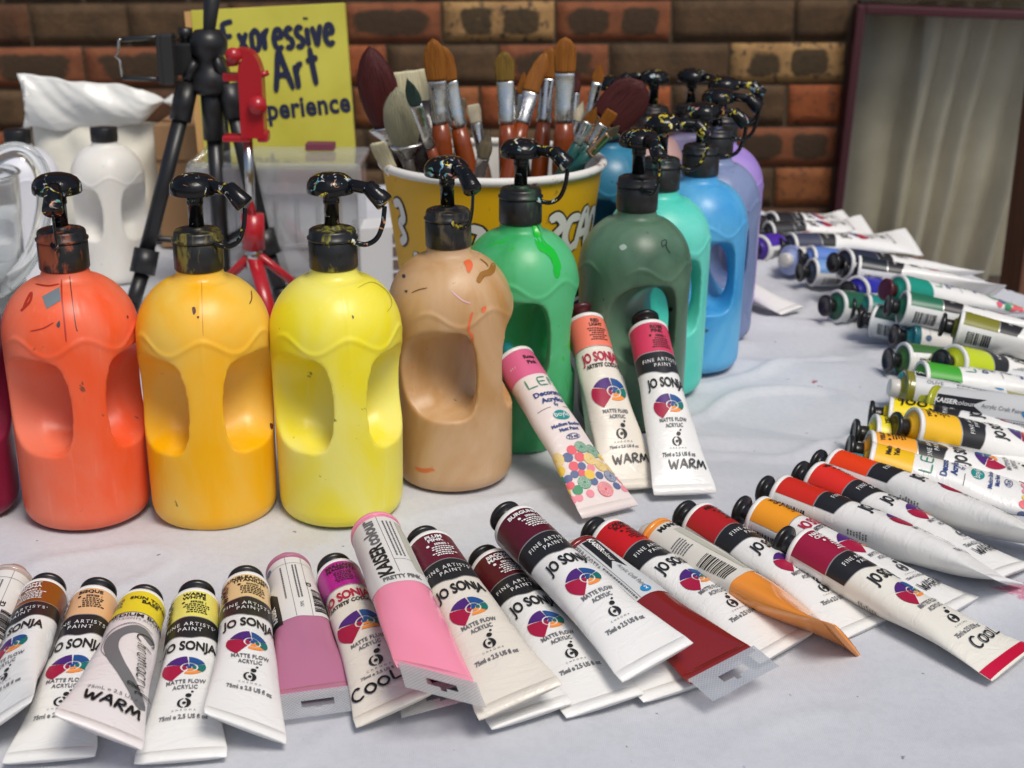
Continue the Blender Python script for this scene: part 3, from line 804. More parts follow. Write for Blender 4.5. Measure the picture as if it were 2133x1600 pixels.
def design_kaiser(b, t):
    k = t.get('variant', 'front'); t0, t1 = .006, t.get('lab1', .083)
    if k == 'front':        # big upright wordmark
        label_sheet(b, t, t0, t1)
        b.text('KAISER', .0088, -.0050, .0565, M_INK, rot=math.pi/2, bold=1, width=.0360); b.text('colour', .0088, -.0050, .0225, M_GREYINK, rot=math.pi/2, width=.0300, bold=1)
        b.patch(-.0015, -.0012, t0, t1-.010, M_GREYINK, 2); b.patch(-.0015, .012, .058, .0583, M_GREYINK, 2)
        for i in range(3):
            rr = random.Random(i); x = .012
            while x < .055:
                l = rr.uniform(.0008, .0025); b.patch(.0012+.0026*i, .0022+.0026*i, x, x+l, M_GREYINK, 3); x += l+.0006
        b.patch(.0105, .0165, .010, .070, mat('label_tan_strip', (.50, .50, .41), .5), 2)
        b.text(t['name'][0], .0040, -.001, .0800, M_GREYINK, width=.024)
        b.barcode(.027, .030, .03, .012, M_INK, 3, 3)
    elif k == 'back':       # plain back with barcode and an arrow shaped black block
        label_sheet(b, t, t0, t1)
        b.patch(-.0020, -.0017, t0, t1, M_GREYINK, 2); b.patch(.0085, .0088, t0, t1, M_GREYINK, 2); b.patch(-.02, .02, .0145, .0148, M_GREYINK, 2)
        b.patch(-.0225, -.0115, .046, t1+.004, M_BLACKBAND, 2, tt=lambda a: .010*abs((a+.017)/.0055)-.004)
        b.text('KAISER', .0042, -.0145, .072, M_INKW, rot=math.pi/2, layer=4)
        b.sector(-.016, .013, .0001, .003, 0, 6.28, mat('slate_print', lin('#4d6580'), .5), 3)
        for i, a in enumerate((-.0065, .0015, .0035)):
            rr = random.Random(i+5); x = .018
            while x < .060:
                l = rr.uniform(.0008, .0025); b.patch(a, a+.0010, x, x+l, M_GREYINK, 3); x += l+.0006
        b.barcode(.0165, .050, .028, .012, M_INK, 3, 8); b.text('CE', .0032, .0115, .044, M_INK, rot=math.pi/2)
        b.text('75ML', .0022, .004, .070, M_GREYINK, rot=math.pi/2, bold=0)
    elif k == 'side':       # black arrow along the tube, words reading down
        label_sheet(b, t, t0, t1, m=mat('grey_label', (.62, .63, .63), .5))
        b.patch(-.004, .0085, t0+.001, .036, M_BLACKBAND, 2, tb=lambda a: .009*(a-.002)/.006 if a > .002 else -.009*(a-.002)/.006)
        b.text('KAISER', .0040, .0005, .0150, M_INKW, rot=-math.pi/2, layer=4); b.text('colour', .0040, .0005, .0300, M_INKW, rot=-math.pi/2, bold=0, layer=4)
        b.text('Acrylic Craft Paint', .0034, .0010, .059, M_GREYINK, rot=-math.pi/2, bold=0, layer=4, xs=.85)
        b.sector(.0015, .0775, .0001, .0036, 0, 6.28, mat('blue_print', lin('#1f86c0'), .4), 3); b.text('2', .003, .0015, .0790, M_INKW, layer=5)
        b.text(t['name'][0], .0036, -.0115, .0220, M_GREYINK, rot=-math.pi/2, bold=0, layer=4)
        b.patch(-.0062, -.0059, t0, t1, M_GREYINK, 2); b.patch(-.0062, -.016, .0375, .0378, M_GREYINK, 2)
        for i, a in enumerate((-.0085, -.0112, -.0140)):
            rr = random.Random(i+15); x = .040
            while x < .080:
                l = rr.uniform(.0008, .0025); b.patch(a, a+.0011, x, x+l, M_GREYINK, 3); x += l+.0006
    elif k == 'strip':      # tan strip, barcode towards the bottom
        label_sheet(b, t, t0, t1, m=mat('cream_label', (.68, .65, .58), .5))
        b.text(t['name'][0], .0042, .0, .0125, M_INK)
        b.patch(-.0035, .0035, .016, .078, mat('label_tan_strip', (.50, .50, .41), .5), 2)
        for i, a in enumerate((.008, .011, .014)):
            rr = random.Random(i+25); x = .024
            while x < .074:
                l = rr.uniform(.0008, .0025); b.patch(a, a+.0011, x, x+l, M_GREYINK, 3); x += l+.0006
        b.barcode(-.0150, .052, .026, .012, M_INK, 3, 4); b.dashes(-.014, .028, 6, .012, M_GREYINK, rs=4)
def design_student(b, t):
    col = lin(t['col']); b.patch(-.045, .045, .0020, .0330, band_mat(col), 1); b.patch(-.045, .045, .0330, .0335, M_INK, 1.2)
    b.text('SKIN TONE', .0036, .007, .0150, M_INK); b.text('BASE', .0036, .007, .0198, M_INK)
    b.dashes(-.0150, .0125, 6, .010, M_GREYINK, rs=5)
    b.text('MEDIUM BODY', .0042, .003, .0400, M_INK); b.text('STUDENTS ACRYLIC', .0024, .003, .0445, M_GREYINK, bold=0)
    gy = mat('grey_brush_print', (.16, .16, .165), .5)
    sw = [(.016, .062), (.004, .056), (-.007, .064), (-.009, .078), (-.004, .095), (.006, .112), (.019, .132)]
    V, F = ribbon([(a, -tt) for a, tt in sw], .0085, 6); b.decal((V, F), 0, 0, gy, 2)
    ln = [(.014, .052), (0, .049), (-.010, .055), (-.015, .066)]
    b.decal(ribbon([(a, -tt) for a, tt in ln], .0005, 5), 0, 0, M_GREYINK, 2)
    ln = [(.012, .0535), (-.002, .051), (-.012, .060), (-.014, .082), (-.008, .095)]
    b.decal(ribbon([(a, -tt) for a, tt in ln], .0004, 5), 0, 0, M_GREYINK, 2.2)
    b.hand('Ghromacryl', .0085, .0075, .092, M_INK, .0008, rot=-math.pi/2*.93, layer=4, xs=1.05)
    b.text('75mL e 2.5 US fl oz', .0030, .003, .1290, M_GREYINK, bold=0)
def design_blank(b, t): pass
DES = dict(flow=design_flow, fluid=design_fluid, lemon=design_lemon, kaiser=design_kaiser, student=design_student, blank=design_blank)
M_CAPBLACK = mat('black_cap', (.012, .012, .013), .28)
M_TEALCAP = mat('teal_cap', lin('#2f8d94'), .4)
M_CLEARCAP = mat('milky_cap', (.62, .60, .56), .3)
def hatch_mat():
    m = clear_mat('clear_hatched_plastic', (.95, .95, .96), .12, .42, .25)
    n = m.node_tree.nodes; tc = n.new('ShaderNodeTexCoord'); mixn = [q for q in n if q.type == 'MIX_SHADER'][0]
    bm_ = n.new('ShaderNodeBump'); bm_.inputs['Strength'].default_value = .12; bm_.inputs['Distance'].default_value = .0012
    h = None
    for s_ in (1, -1):
        d = n.new('ShaderNodeVectorMath'); d.operation = 'DOT_PRODUCT'; m.node_tree.links.new(tc.outputs['Object'], d.inputs[0]); d.inputs[1].default_value = (1, 0, s_)
        q = n.new('ShaderNodeMath'); q.operation = 'SINE'; k = n.new('ShaderNodeMath'); k.operation = 'MULTIPLY'; k.inputs[1].default_value = 2700
        m.node_tree.links.new(d.outputs['Value'], k.inputs[0]); m.node_tree.links.new(k.outputs[0], q.inputs[0])
        if h is None: h = q.outputs[0]
        else:
            ad = n.new('ShaderNodeMath'); ad.operation = 'MAXIMUM'; m.node_tree.links.new(h, ad.inputs[0]); m.node_tree.links.new(q.outputs[0], ad.inputs[1]); h = ad.outputs[0]
    m.node_tree.links.new(h, bm_.inputs['Height'])
    mr = n.new('ShaderNodeMapRange'); mr.inputs[1].default_value = .3; mr.inputs[2].default_value = 1.0; mr.inputs[3].default_value = .55; mr.inputs[4].default_value = .82
    m.node_tree.links.new(h, mr.inputs[0]); m.node_tree.links.new(mr.outputs[0], mixn.inputs[0])
    for q in n:
        if q.type in ('BSDF_GLOSSY', 'BSDF_DIFFUSE'): m.node_tree.links.new(bm_.outputs[0], q.inputs['Normal'])
    return m
M_HATCH = hatch_mat()
_seed = [0]
def tube(S, E, label, col, design='flow', zs=0.0, ze=0.0, r0=0.0, r1=None, L=None, name=(), hand=None, cap='black', body=None, fill=1.0, variant='front', paint=None, tab=False, lean=None, group='paint tubes laid out on the cloth', lab1=.083, handpos=None, shoulder=None, endpaint=None, film=False, R=RT):
    _seed[0] += 1; seed = _seed[0]
    r1 = r0 if r1 is None else r1
    a0, a1 = R_(r0), R_(r1)
    ez = .0275*abs(math.sin(a1)) + .0022 + ze
    tabL = .021 if tab else 0.0
    if lean is None:
        P0 = at(S[0], S[1], R+zs+.0006); P1 = at(E[0], E[1], ez)
    else:
        P1 = at(E[0], E[1], .0025+ze); d = Vector(ray(*S)); c0 = Vector(_c); k = d.normalized(); oc = c0-P1
        bb = oc.dot(k); cc = oc.dot(oc)-(lean)**2; disc = max(0, bb*bb-cc); P0 = c0 + k*(-bb + math.sqrt(disc))
    T = (P1-P0); ln = T.length; T.normalize()
    if L: ln = L
    print('tube', label[:40], 'len %.3f' % ln, [round(q, 3) for q in P0])
    N0 = Vector((0, 0, 1)); N0 = (N0 - T*N0.dot(T)).normalized(); Rr = (-T).cross(N0)
    root = empty('paint_tube'); tag(root, label, 'paint tube', group)
    root.matrix_world = Matrix(((Rr.x, N0.x, T.x, P0.x), (Rr.y, N0.y, T.y, P0.y), (Rr.z, N0.z, T.z, P0.z), (0, 0, 0, 1)))
    sh = TubeShape(ln-tabL, R, a0, a1, seed*1.7, fill)
    b = TubeMesh(sh)
    t = dict(col=col, seed=seed, name=list(name), variant=variant, lab1=lab1)
    ks = (ln-tabL)/.165
    bodym = body or M_WHITE
    if design == 'kaiser': bodym = mat('tube_full_of_paint', lin(paint or col), .22, spec=.55, coat=.4)
    b.body(bodym)
    if abs(ks-1) > .03:
        old = sh.lab
        sh.lab = lambda a, tt, off, old=old, ks=ks: old(a, tt*ks, off)
    DES[design](b, t)
    if hand:
        wd, hh, ha, ht, hr = hand[1:6]
        b.hand(hand[0], hh, ha, ht, M_MARKER, wd, R_(hr))
    if endpaint: b.patch(-.029, .029, .1565, .1648, mat('wet_paint', lin(endpaint), .3), 2)
    if film: b.patch(-.027, .027, .1470, .1655, mat('empty_clear_end', (.55, .45, .34), .2, coat=.5), 1, tt=lambda a: .010*math.sin(a*170)+.004*math.sin(a*420))
    bo = b.build('tube_body', root)
    # shoulder and rim
    sm = MB(); sc = lin(shoulder or col); scm = mat('shoulder_plastic', tuple(c*.75 for c in sc), .4)
    rim = mat('white_rim', (.78, .77, .74), .4) if design != 'kaiser' else bodym
    sm.lathe([(R*.86, -.0004), (R+.0004, -.0006), (R+.0007, .0006), (R+.0006, .0022), (R+.0001, .0028)], rim, 48, cap0=False, cap1=False)
    sm.lathe([(.0086, -.0045), (.0095, -.0040), (R*.55, -.0022), (R*.87, -.0002)], scm if design != 'kaiser' else bodym, 48, cap0=True, cap1=False)
    sm.build('shoulder', root)
    cm = MB()
    if cap == 'black':
        cm.lathe([(.0070, -.0042), (.0074, -.0045), (.0070, -.0100), (.0072, -.0118), (.0112, -.0126), (.0122, -.0136), (.0123, -.0156), (.0115, -.0166), (.0085, -.0168), (.0080, -.0160), (.0001, -.0158)][::-1], M_CAPBLACK, 36)
    elif cap == 'teal':
        cm.lathe([(.0001, -.0195), (.0050, -.0195), (.0058, -.0188), (.0066, -.0060), (.0062, -.0040)], M_TEALCAP, 28)
    elif cap == 'maroon':
        cm.lathe([(.0001, -.0170), (.0085, -.0168), (.0115, -.0166), (.0123, -.0156), (.0122, -.0136), (.0112, -.0126), (.0072, -.0118), (.0070, -.0042)], mat('maroon_cap', (.08, .012, .018), .35), 36)
    else:
        cm.lathe([(.0001, -.0130), (.0078, -.0130), (.0088, -.0122), (.0092, -.0050), (.0090, -.0040)], M_CLEARCAP if cap == 'clear' else bodym, 32)
    cm.build('cap', root)
    if tab:
        tm = MB(); wE = sh.wh(sh.L)[0]; nx, nt_ = 27, 9; vs = []; fs = []; c, s_ = math.cos(a1), math.sin(a1)
        for i in range(nx):
            x = -wE+2*wE*i/(nx-1)
            for j in range(nt_):
                tt = sh.L - .002 + (tabL+.002)*j/(nt_-1); yy = .0024 - .0016*j/(nt_-1)
                vs.append((x*c+yy*s_, -x*s_+yy*c, tt))
        for i in range(nx-1):
            for j in range(nt_-1):
                u = abs((i+.5)-(nx-1)/2); slot = (u < 5.2 and j in (3, 4)) or (u < 1.2 and j == 5)
                if slot: continue
                q = i*nt_+j; fs.append((q, q+nt_, q+nt_+1, q+1))
        tm.add(vs, fs, M_HATCH); o = tm.build('hang_tab', root)
    return root
WARMV = ('WARM', .0013, .0062, -.0125, .022, 86)
C = '#'
# --- front row, from the left edge
tube((22, 1217), (-70, 1410), 'grey tube with black arrow label cut by the left edge, no lettering band', '#c79c8c', 'kaiser', r0=-10, variant='back', paint='#b7a69e', cap='paint', L=.165, R=.0152)
tube((91, 1249), (-10, 1512), 'white tube with burnt sienna brown band and green smudge on its crimp', '#8a4a17', r0=-26, r1=-34, name=['BURNT', 'SIENNA'], R=.0152)
tube((197, 1261), (101, 1583), 'white tube with peach band reading BISQUE', '#e2b283', name=['BISQUE'], r0=-2, r1=-2, hand=WARMV, R=.0152)
tube((294, 1273), (205, 1526), 'student acrylic tube with lemon yellow top and grey brush swirl, WARM in marker', '#e8d22e', 'student', zs=.004, ze=.016, r0=10, r1=28, body=tube_plastic('pinkish_tube_plastic', (.80, .74, .72)), hand=('WARM', .0016, .0085, .002, .1420, -8), shoulder='#202020', R=.0152)
tube((407, 1267), (376, 1584), 'white tube with pale yellow band reading WARM WHITE', '#e6dc6c', name=['WARM', 'WHITE'], hand=WARMV, R=.0152)
tube((512, 1234), (512, 1518), 'white tube with cream band reading UNBLEACHED TITANIUM', '#e3c28c', name=['UNBLEACHED', 'TITANIUM'], r0=8, r1=30, zs=.004, hand=WARMV, R=.0152)
tube((601, 1192), (668, 1492), 'dusty pink clear tube with paper label, barcode and hatched hang tab lying flat', '#c07a98', 'kaiser', variant='back', paint='#b5728f', tab=True, cap='paint', r0=-4, r1=0, R=.0152)
tube((706, 1206), (826, 1478), 'white tube with brilliant magenta band, COOL in marker near its crimp', '#b0128a', 'fluid', name=['BRILLIANT', 'MAGENTA'], body=M_IVORY, r0=-8, r1=-18, hand=('COOL', .0016, .0095, -.004, .1425, 8), R=.0152)
tube((783, 1113), (929, 1456), 'baby pink clear tube with big upright wordmark, reading PRETTY PINK', '#f09ab2', 'kaiser', zs=.030, ze=.018, r0=0, r1=26, name=['PRETTY PINK'], paint='#f291ab', tab=True, cap='paint')
tube((880, 1255), (928, 1474), 'deep plum clear tube mostly hidden under the baby pink tube', '#5d1030', 'kaiser', zs=.0, r0=0, r1=-12, name=['PLUM'], paint='#5a0f33', tab=True, cap='paint')
tube((905, 1203), (1110, 1492), 'white tube with maroon band, mostly hidden under the plum pink tube', '#6b1530', r0=-10, r1=-6)
tube((896, 1151), (1085, 1463), 'white tube with dull plum band reading PLUM PINK', '#63192d', name=['PLUM', 'PINK'], zs=.022, ze=.012, r0=-6, r1=-15, body=M_IVORY)
tube((1027, 1189), (1262, 1470), 'white tube with oxblood band reading BROWN MADDER', '#57101c', name=['BROWN', 'MADDER'], r0=-4, r1=-4)
tube((1190, 1215), (1415, 1440), 'white unlabelled tube end showing between burgundy and terracotta tubes', '#7a1a1c', 'blank', r0=0)
tube((1076, 1099), (1371, 1380), 'white tube with burgundy band, topmost of the front heap', '#571226', name=['BURGUNDY'], zs=.030, ze=.016, r0=-4, r1=-14)
tube((1210, 1163), (1555, 1426), 'terracotta red clear tube with grey label and hatched hang tab', '#8a2b28', 'kaiser', zs=.008, ze=.006, variant='side', paint='#7f1f1e', name=['TERRACOTTA'], tab=True, cap='clear', r0=-4, r1=-8)
tube((1265, 1126), (1640, 1350), 'white tube with bright scarlet band reading CADMIUM SCARLET', '#c51a20', name=['CADMIUM', 'SCARLET'], r0=8, r1=-4)
tube((1368, 1126), (1768, 1340), 'mango orange clear tube with cream label and twisted end', '#f0a045', 'kaiser', variant='strip', paint='#f0953a', name=['MANGO'], cap='clear', r0=6, r1=48, ze=-.010, film=True)
tube((1455, 1091), (1810, 1308), 'white tube with brick red band and a barcode number along its side', '#b01f22', r0=24, r1=0, name=['RED LIGHT'])
tube((1579, 1079), (2005, 1264), 'white tube with orange band reading YELLOW ORANGE, WARM in marker', '#ee9a22', 'fluid', name=['YELLOW', 'ORANGE'], r0=26, r1=6, hand=('WARM', .0012, .0078, .004, .1440, 0), shoulder='#d8d0c0')
tube((1668, 1147), (2112, 1383), 'white tube with crimson band and red paint on its crimp, COOL in marker', '#96163a', name=['NAPTHOL', 'CRIMSON'], zs=.006, r0=20, r1=-4, hand=('COOL', .0013, .0090, .006, .1450, 5), body=tube_plastic('cream_tube_plastic', (.80, .77, .68)), endpaint='#c8113c')
# --- right-hand fan, front to back
tube((1627, 1034), (2070, 1200), 'white tube with tomato red band and edge-on pointed end', '#cf2b1c', r0=42, r1=24, name=['RED'], fill=1.01, L=.190)
tube((1699, 1004), (2118, 1190), 'white tube with vermilion band, WARM in marker near its crimp', '#e03024', r0=28, r1=8, name=['VERMILION'], hand=('WARM', .0012, .0078, .004, .1430, 0))
tube((1737, 977), (2110, 1103), 'white tube with flame orange red band and thick rounded end', '#e8410f', r0=44, r1=30, fill=1.01, L=.190)
tube((1808, 966), (2100, 1036), 'white tube with teal cap and yolk yellow band, coloured circles on its end', '#eebb1a', 'lemon', name=['Medium', 'Yellow'], cap='teal', r0=-4, L=.188, R=.0183)
tube((1806, 942), (2080, 987), 'white tube with amber band directly behind the teal capped tube', '#eea22a', name=['YELLOW'], r0=-4, L=.188, R=.0183)
tube((1816, 907), (2080, 949), 'white tube with clear lemon yellow band reading YELLOW LIGHT', '#efdc1c', name=['YELLOW', 'LIGHT'], r0=-4, L=.188, R=.0183)
tube((1898, 893), (2133, 934), 'white tube with golden band lying raised across two yellow tubes', '#ecb71e', name=['YELLOW'], zs=.012, ze=.004, r0=-4, L=.188, R=.0183)
tube((1849, 867), (2090, 900), 'white tube with yellow band and COOL written in marker on it', '#f2d80e', name=['CADMIUM', 'YELLOW'], r0=22, L=.188, hand=('COOL', .0016, .010, -.006, .020, 90))
tube((1880, 811), (2113, 846), 'olive clear tube with white label and messy cap', '#8c8a2c', 'kaiser', variant='side', paint='#7d7a22', name=['OLIVE'], cap='clear', r0=-6, L=.188, R=.0183)
tube((1945, 845), (2133, 872), 'lime green clear tube with pale label behind yellow tubes', '#b7b92c', 'kaiser', variant='side', paint='#aeb025', name=['LIME'], cap='paint', r0=-60, L=.188, R=.0183)
tube((1915, 792), (2133, 816), 'white tube with vivid grass green band', '#3f9c2a', 'blank' , r0=0, L=.188, R=.0183) if False else tube((1915, 792), (2133, 816), 'white tube with vivid grass green band', '#3fa02a', 'lemon', name=['CE', ''], cap='teal', zs=.006, r0=20, L=.188, R=.0183)
tube((1945, 772), (2133, 794), 'white tube with black arrow label above the grass green tube', '#b9bd88', 'kaiser', variant='side', paint='#aab06a', name=['SAGE'], cap='paint', r0=10, L=.188, R=.0183)
tube((1983, 757), (2133, 780), 'white tube with acid yellow green band', '#bccb1c', r0=10, name=['GREEN'], zs=.014, L=.188, R=.0183)
tube((1879, 752), (1990, 760), 'white tube with forest green band, its barcode facing out', '#3c6b34', r0=48, r1=20, name=['GREEN'], L=.188, R=.0183)
tube((1994, 684), (2140, 720), 'white tube with olive band, barcode below the band', '#7c7b22', zs=.030, ze=.02, r0=34, name=['OLIVE'], L=.188, R=.0183)
tube((1890, 702), (1975, 712), 'white tube with deep teal band half hidden behind the olive one', '#1f6b74', 'kaiser', variant='back', paint='#1f6670', cap='black', r0=-20, L=.188, R=.0183)
tube((1879, 642), (2110, 686), 'white tube with pine green band, on top of the green pile', '#1f6a4e', zs=.030, ze=.012, r0=30, name=['GREEN'], L=.188, R=.0183)
tube((1868, 607), (2040, 634), 'white tube with emerald band and maroon cap', '#0f8d78', 'lemon', name=['Green', ''], cap='maroon', zs=.034, ze=.02, r0=10, L=.188, R=.0183)
tube((1741, 638), (1850, 645), 'dark green tube with yellow smear on its rim, leftmost of the green pile', '#1d5a44', r0=10, L=.188, R=.0183)
tube((1800, 646), (1900, 662), 'white tube with turquoise band and dark cap in the green pile', '#16857f', zs=-.003, r0=10, L=.188, R=.0183)
tube((1823, 668), (1920, 690), 'white tube with blackish green shoulder, lowest of the green pile', '#24463e', r0=30, L=.188, R=.0183)
tube((1783, 608), (1880, 612), 'white tube with ultramarine band under the navy tubes', '#23239c', r0=10, zs=.004, L=.188, R=.0183)
tube((1783, 562), (2040, 600), 'white tube with blue black band, longest one along the cloth edge', '#18242e', zs=.022, ze=.006, r0=30, L=.168)
tube((1757, 549), (1960, 566), 'white tube with ink blue band just behind the blue black one', '#222a3c', zs=.026, ze=.01, r0=20, L=.188, R=.0183)
tube((1690, 567), (1800, 570), 'white tube with sky blue band and dark shoulder', '#6f9ad0', r0=20, L=.188, shoulder='#2c3c50')
tube((1685, 540), (1800, 548), 'white tube with cornflower blue band behind the sky blue one', '#5b80c8', r0=20, L=.188, zs=.004)
tube((1645, 542), (1745, 545), 'pale periwinkle clear tube with milky cap', '#a9b4dc', 'kaiser', variant='back', paint='#98a6d4', cap='clear', r0=0, L=.188, R=.0183)
tube((1645, 514), (1800, 508), 'white tube with slate navy band between pale blue and violet tubes', '#3b3f55', r0=15, name=['PAYNES'], r1=-28, L=.188, R=.0183)
tube((1580, 519), (1680, 500), 'white tube with violet band beside the lilac bottle', '#4a2a9c', r0=20, L=.188, R=.0183)
tube((1600, 487), (1710, 480), 'white tube with charcoal band at the far end of the cloth', '#2a2a2c', r0=15, r1=-30, L=.160)
tube((1604, 466), (1700, 464), 'black capped tube farthest back under the brick wall', '#1f1f20', r0=10, r1=-30, L=.150, zs=.006)
tube((1492, 578), (1616, 632), 'plain white tube with squeezed crumpled end lying alone by the lilac bottle', '#c8c8c8', 'blank', r0=-6, L=.13, R=.0125)
# --- leaning on the bottles
gl_ = 'paint tubes leaning on the bottles'
tube((1072, 752), (1272, 1066), 'tube with rose pink band and coloured circles leaning on the tan bottle', '#d9658d', 'lemon', name=['Rose', 'Pink'], cap='teal', lean=.172, r0=10, r1=0, group=gl_, body=tube_plastic('blush_tube_plastic', (.80, .70, .66)))
tube((1217, 640), (1290, 955), 'dark maroon shouldered tube standing behind the coral tube', '#3a0d1a', lean=.168, r0=0, group=gl_, ze=.002, shoulder='#200a10')
tube((1219, 677), (1318, 1018), 'tube with coral band and red wordmark, WARM in marker, leaning on the green bottle', '#ee7d66', 'fluid', name=['RED', 'LIGHT'], lean=.172, r0=8, r1=4, group=gl_, hand=('WARM', .0012, .0078, .004, .1440, 0), body=M_IVORY, cap='maroon')
tube((1350, 692), (1428, 1029), 'tube with raspberry pink band leaning on the dark green bottle, WARM in marker', '#cf3b5c', name=['ROSE', 'PINK'], lean=.170, r0=6, r1=2, group=gl_, hand=('WARM', .0012, .0078, .006, .1440, -2))

# ------------------------------------------------------------------ paint bottles
RB = .0495
def bottle_body_mesh():
    mb = MB(); m0 = M_BLACKPL
    prof = [(.0001, .0022), (.036, .0016), (.0405, .0005), (.0440, .0022), (.0470, .0065), (.0482, .012), (.0486, .03), (.0490, .06), (.0495, .10), (.0501, .130), (.0502, .146)]
    for i in range(1, 15):
        a = math.pi/2*i/15*.93; prof.append((.0502*math.cos(a)**.90, .146+.0475*math.sin(a)))
    prof = [p for p in prof if not (p[1] > .17 and p[0] < .0235)]
    prof += [(.0205, .1885), (.0180, .1915), (.0170, .196), (.0165, .204), (.0001, .204)]
    mb.lathe(prof, m0, 96)
    o = mb.build('tmp_body')
    cb = MB(); rings = []
    for i in range(33):
        x = -.066 + .132*i/32; ax = abs(x)
        yf = max(-.10, -.0345 - .0165*(ax/.0150)**2); yb = -.009 + .013*(ax/.05)**1.5
        hz = .0270 + .0150*min(1, ax/.046)**.8
        cy, hy = (yf+yb)/2, (yb-yf)/2
        zc = .1000 + .002*min(1, ax/.05)
        ring = []
        for j in range(48):
            th = 2*math.pi*j/48; n_ = 2.2
            c, s_ = math.cos(th), math.sin(th)
            ring.append((x, cy + hy*math.copysign(abs(c)**(2/n_), c), zc + hz*math.copysign(abs(s_)**(2/n_), s_)))
        rings.append(ring)
    cb.loft(rings, m0, True, True)
    c = cb.build('tmp_cut')
    for q in (o, c):
        bm = bmesh.new(); bm.from_mesh(q.data); bmesh.ops.recalc_face_normals(bm, faces=bm.faces); bm.to_mesh(q.data); bm.free()
    md = o.modifiers.new('b', 'BOOLEAN'); md.operation = 'DIFFERENCE'; md.object = c; md.solver = 'EXACT'
    rm = o.modifiers.new('r', 'REMESH'); rm.mode = 'VOXEL'; rm.voxel_size = .00135
    sm = o.modifiers.new('s', 'SMOOTH'); sm.factor = .5; sm.iterations = 9
    bpy.context.view_layer.update()
    dg = bpy.context.evaluated_depsgraph_get()
    me = bpy.data.meshes.new_from_object(o.evaluated_get(dg), preserve_all_data_layers=False, depsgraph=dg)
    for q in (o, c): d = q.data; bpy.data.objects.remove(q); bpy.data.meshes.remove(d)
    # raised wavy shoulder line and mould seam, in the same skin
    bm = bmesh.new(); bm.from_mesh(me); bm.normal_update()
    for v in bm.verts:
        x, y, z = v.co; r = math.hypot(x, y)
        if not .120 < z < .192 or r < .018: continue
        th = math.degrees(math.atan2(x, -y)); th = th if abs(th) <= 90 else (180-abs(th))
        zr = .1475 + .0056*math.cos(math.radians(th*6))
        dl = .0010*math.exp(-((z-zr)/.0021)**2)*max(0, min(1, (80-abs(th))/14))
        if z > .128: dl += .00030*math.exp(-(x/.0014)**2)*max(0, min(1, (.190-z)/.004))
        n_ = v.normal if v.normal.length > .5 else Vector((x/r, y/r, 0)); v.co = v.co + Vector((x/r*.8, y/r*.8, .5)).normalized()*dl
    bmesh.ops.recalc_face_normals(bm, faces=bm.faces)
    for f in bm.faces: f.smooth = True; f.material_index = 0
    bm.to_mesh(me); bm.free()
    me.materials.clear(); me.materials.append(m0)
    me.name = 'bottle_body'
    return me
BODY = bottle_body_mesh()
def part_mesh(mb):
    o = mb.build('tmp'); me = o.data; bpy.data.objects.remove(o); return me
mb = MB(); n = 60; rings = []
for r, z in ((.0160, .1965), (.0176, .1958), (.0183, .1970), (.0181, .2160), (.0174, .2170)):
    rings.append([((r+(.00025 if (j % 2 and .1975 < z < .2165) else 0))*math.cos(2*math.pi*j/n), (r+(.00025 if (j % 2 and .1975 < z < .2165) else 0))*math.sin(2*math.pi*j/n), z) for j in range(n)])
mb.loft(rings, M_BLACKPL, True, False)
mb.lathe([(.0174, .2170), (.0178, .2172), (.0190, .2178), (.0191, .2192), (.0177, .2200), (.0175, .2235), (.0169, .2248), (.0158, .2255), (.0085, .2258), (.0080, .2275), (.0064, .2282), (.0001, .2282)], M_BLACKPL, 48, cap0=False)
COLLAR = part_mesh(mb)
mb = MB(); mb.lathe([(.0056, .2240), (.0055, .2440), (.0062, .2445), (.0062, .2465), (.0060, .2470), (.0062, .2475), (.0064, .2560)], M_PUMP, 28); STEM = part_mesh(mb)
mb = MB()
mb.lathe([(.0080, .2532), (.0160, .2520), (.0172, .2523), (.0177, .2533), (.0177, .2572), (.0172, .2596), (.0150, .2630), (.0110, .2655), (.0060, .2668), (.0001, .2672)], M_PUMP, 44)
mb.tube([(.010, 0, .2588), (.022, 0, .2582), (.0305, 0, .2572), (.0310, 0, .2570)], [.0052, .0046, .0044, .0044], M_PUMP, 18)
mb.tube([(.0290, 0, .2592), (.0300, 0, .2585), (.0420, 0, .2482), (.0430, 0, .2473)], [.0048, .0058, .0074, .0068], M_PUMP, 20)
HEAD = part_mesh(mb)
mb = MB(); sp = smooth_path([(.0425, 0, .2450), (.0420, 0, .2400), (.0405, 0, .2310), (.0360, 0, .2210), (.0290, -.001, .2160), (.0225, -.003, .2160), (.0180, -.006, .2185)], 6)
mb.tube(sp, .0019, M_PUMP, 10, flat=.55, up=Vector((0, 1, 0))); STRAP = part_mesh(mb)
FLATCAP = part_mesh((lambda q: (q.lathe([(.0160, .1960), (.0180, .1958), (.0184, .1970), (.0184, .2140), (.0178, .2150), (.0001, .2160)], M_BLACKPL, 48), q)[1])(MB()))
def inst(name, me, parent, m=None, rz=0.0, loc=(0, 0, 0)):
    o = bpy.data.objects.new(name, me); COL.objects.link(o); o.parent = parent; o.rotation_euler = (0, 0, rz); o.location = loc
    if m: o.material_slots[0].link = 'OBJECT'; o.material_slots[0].material = m
    return o
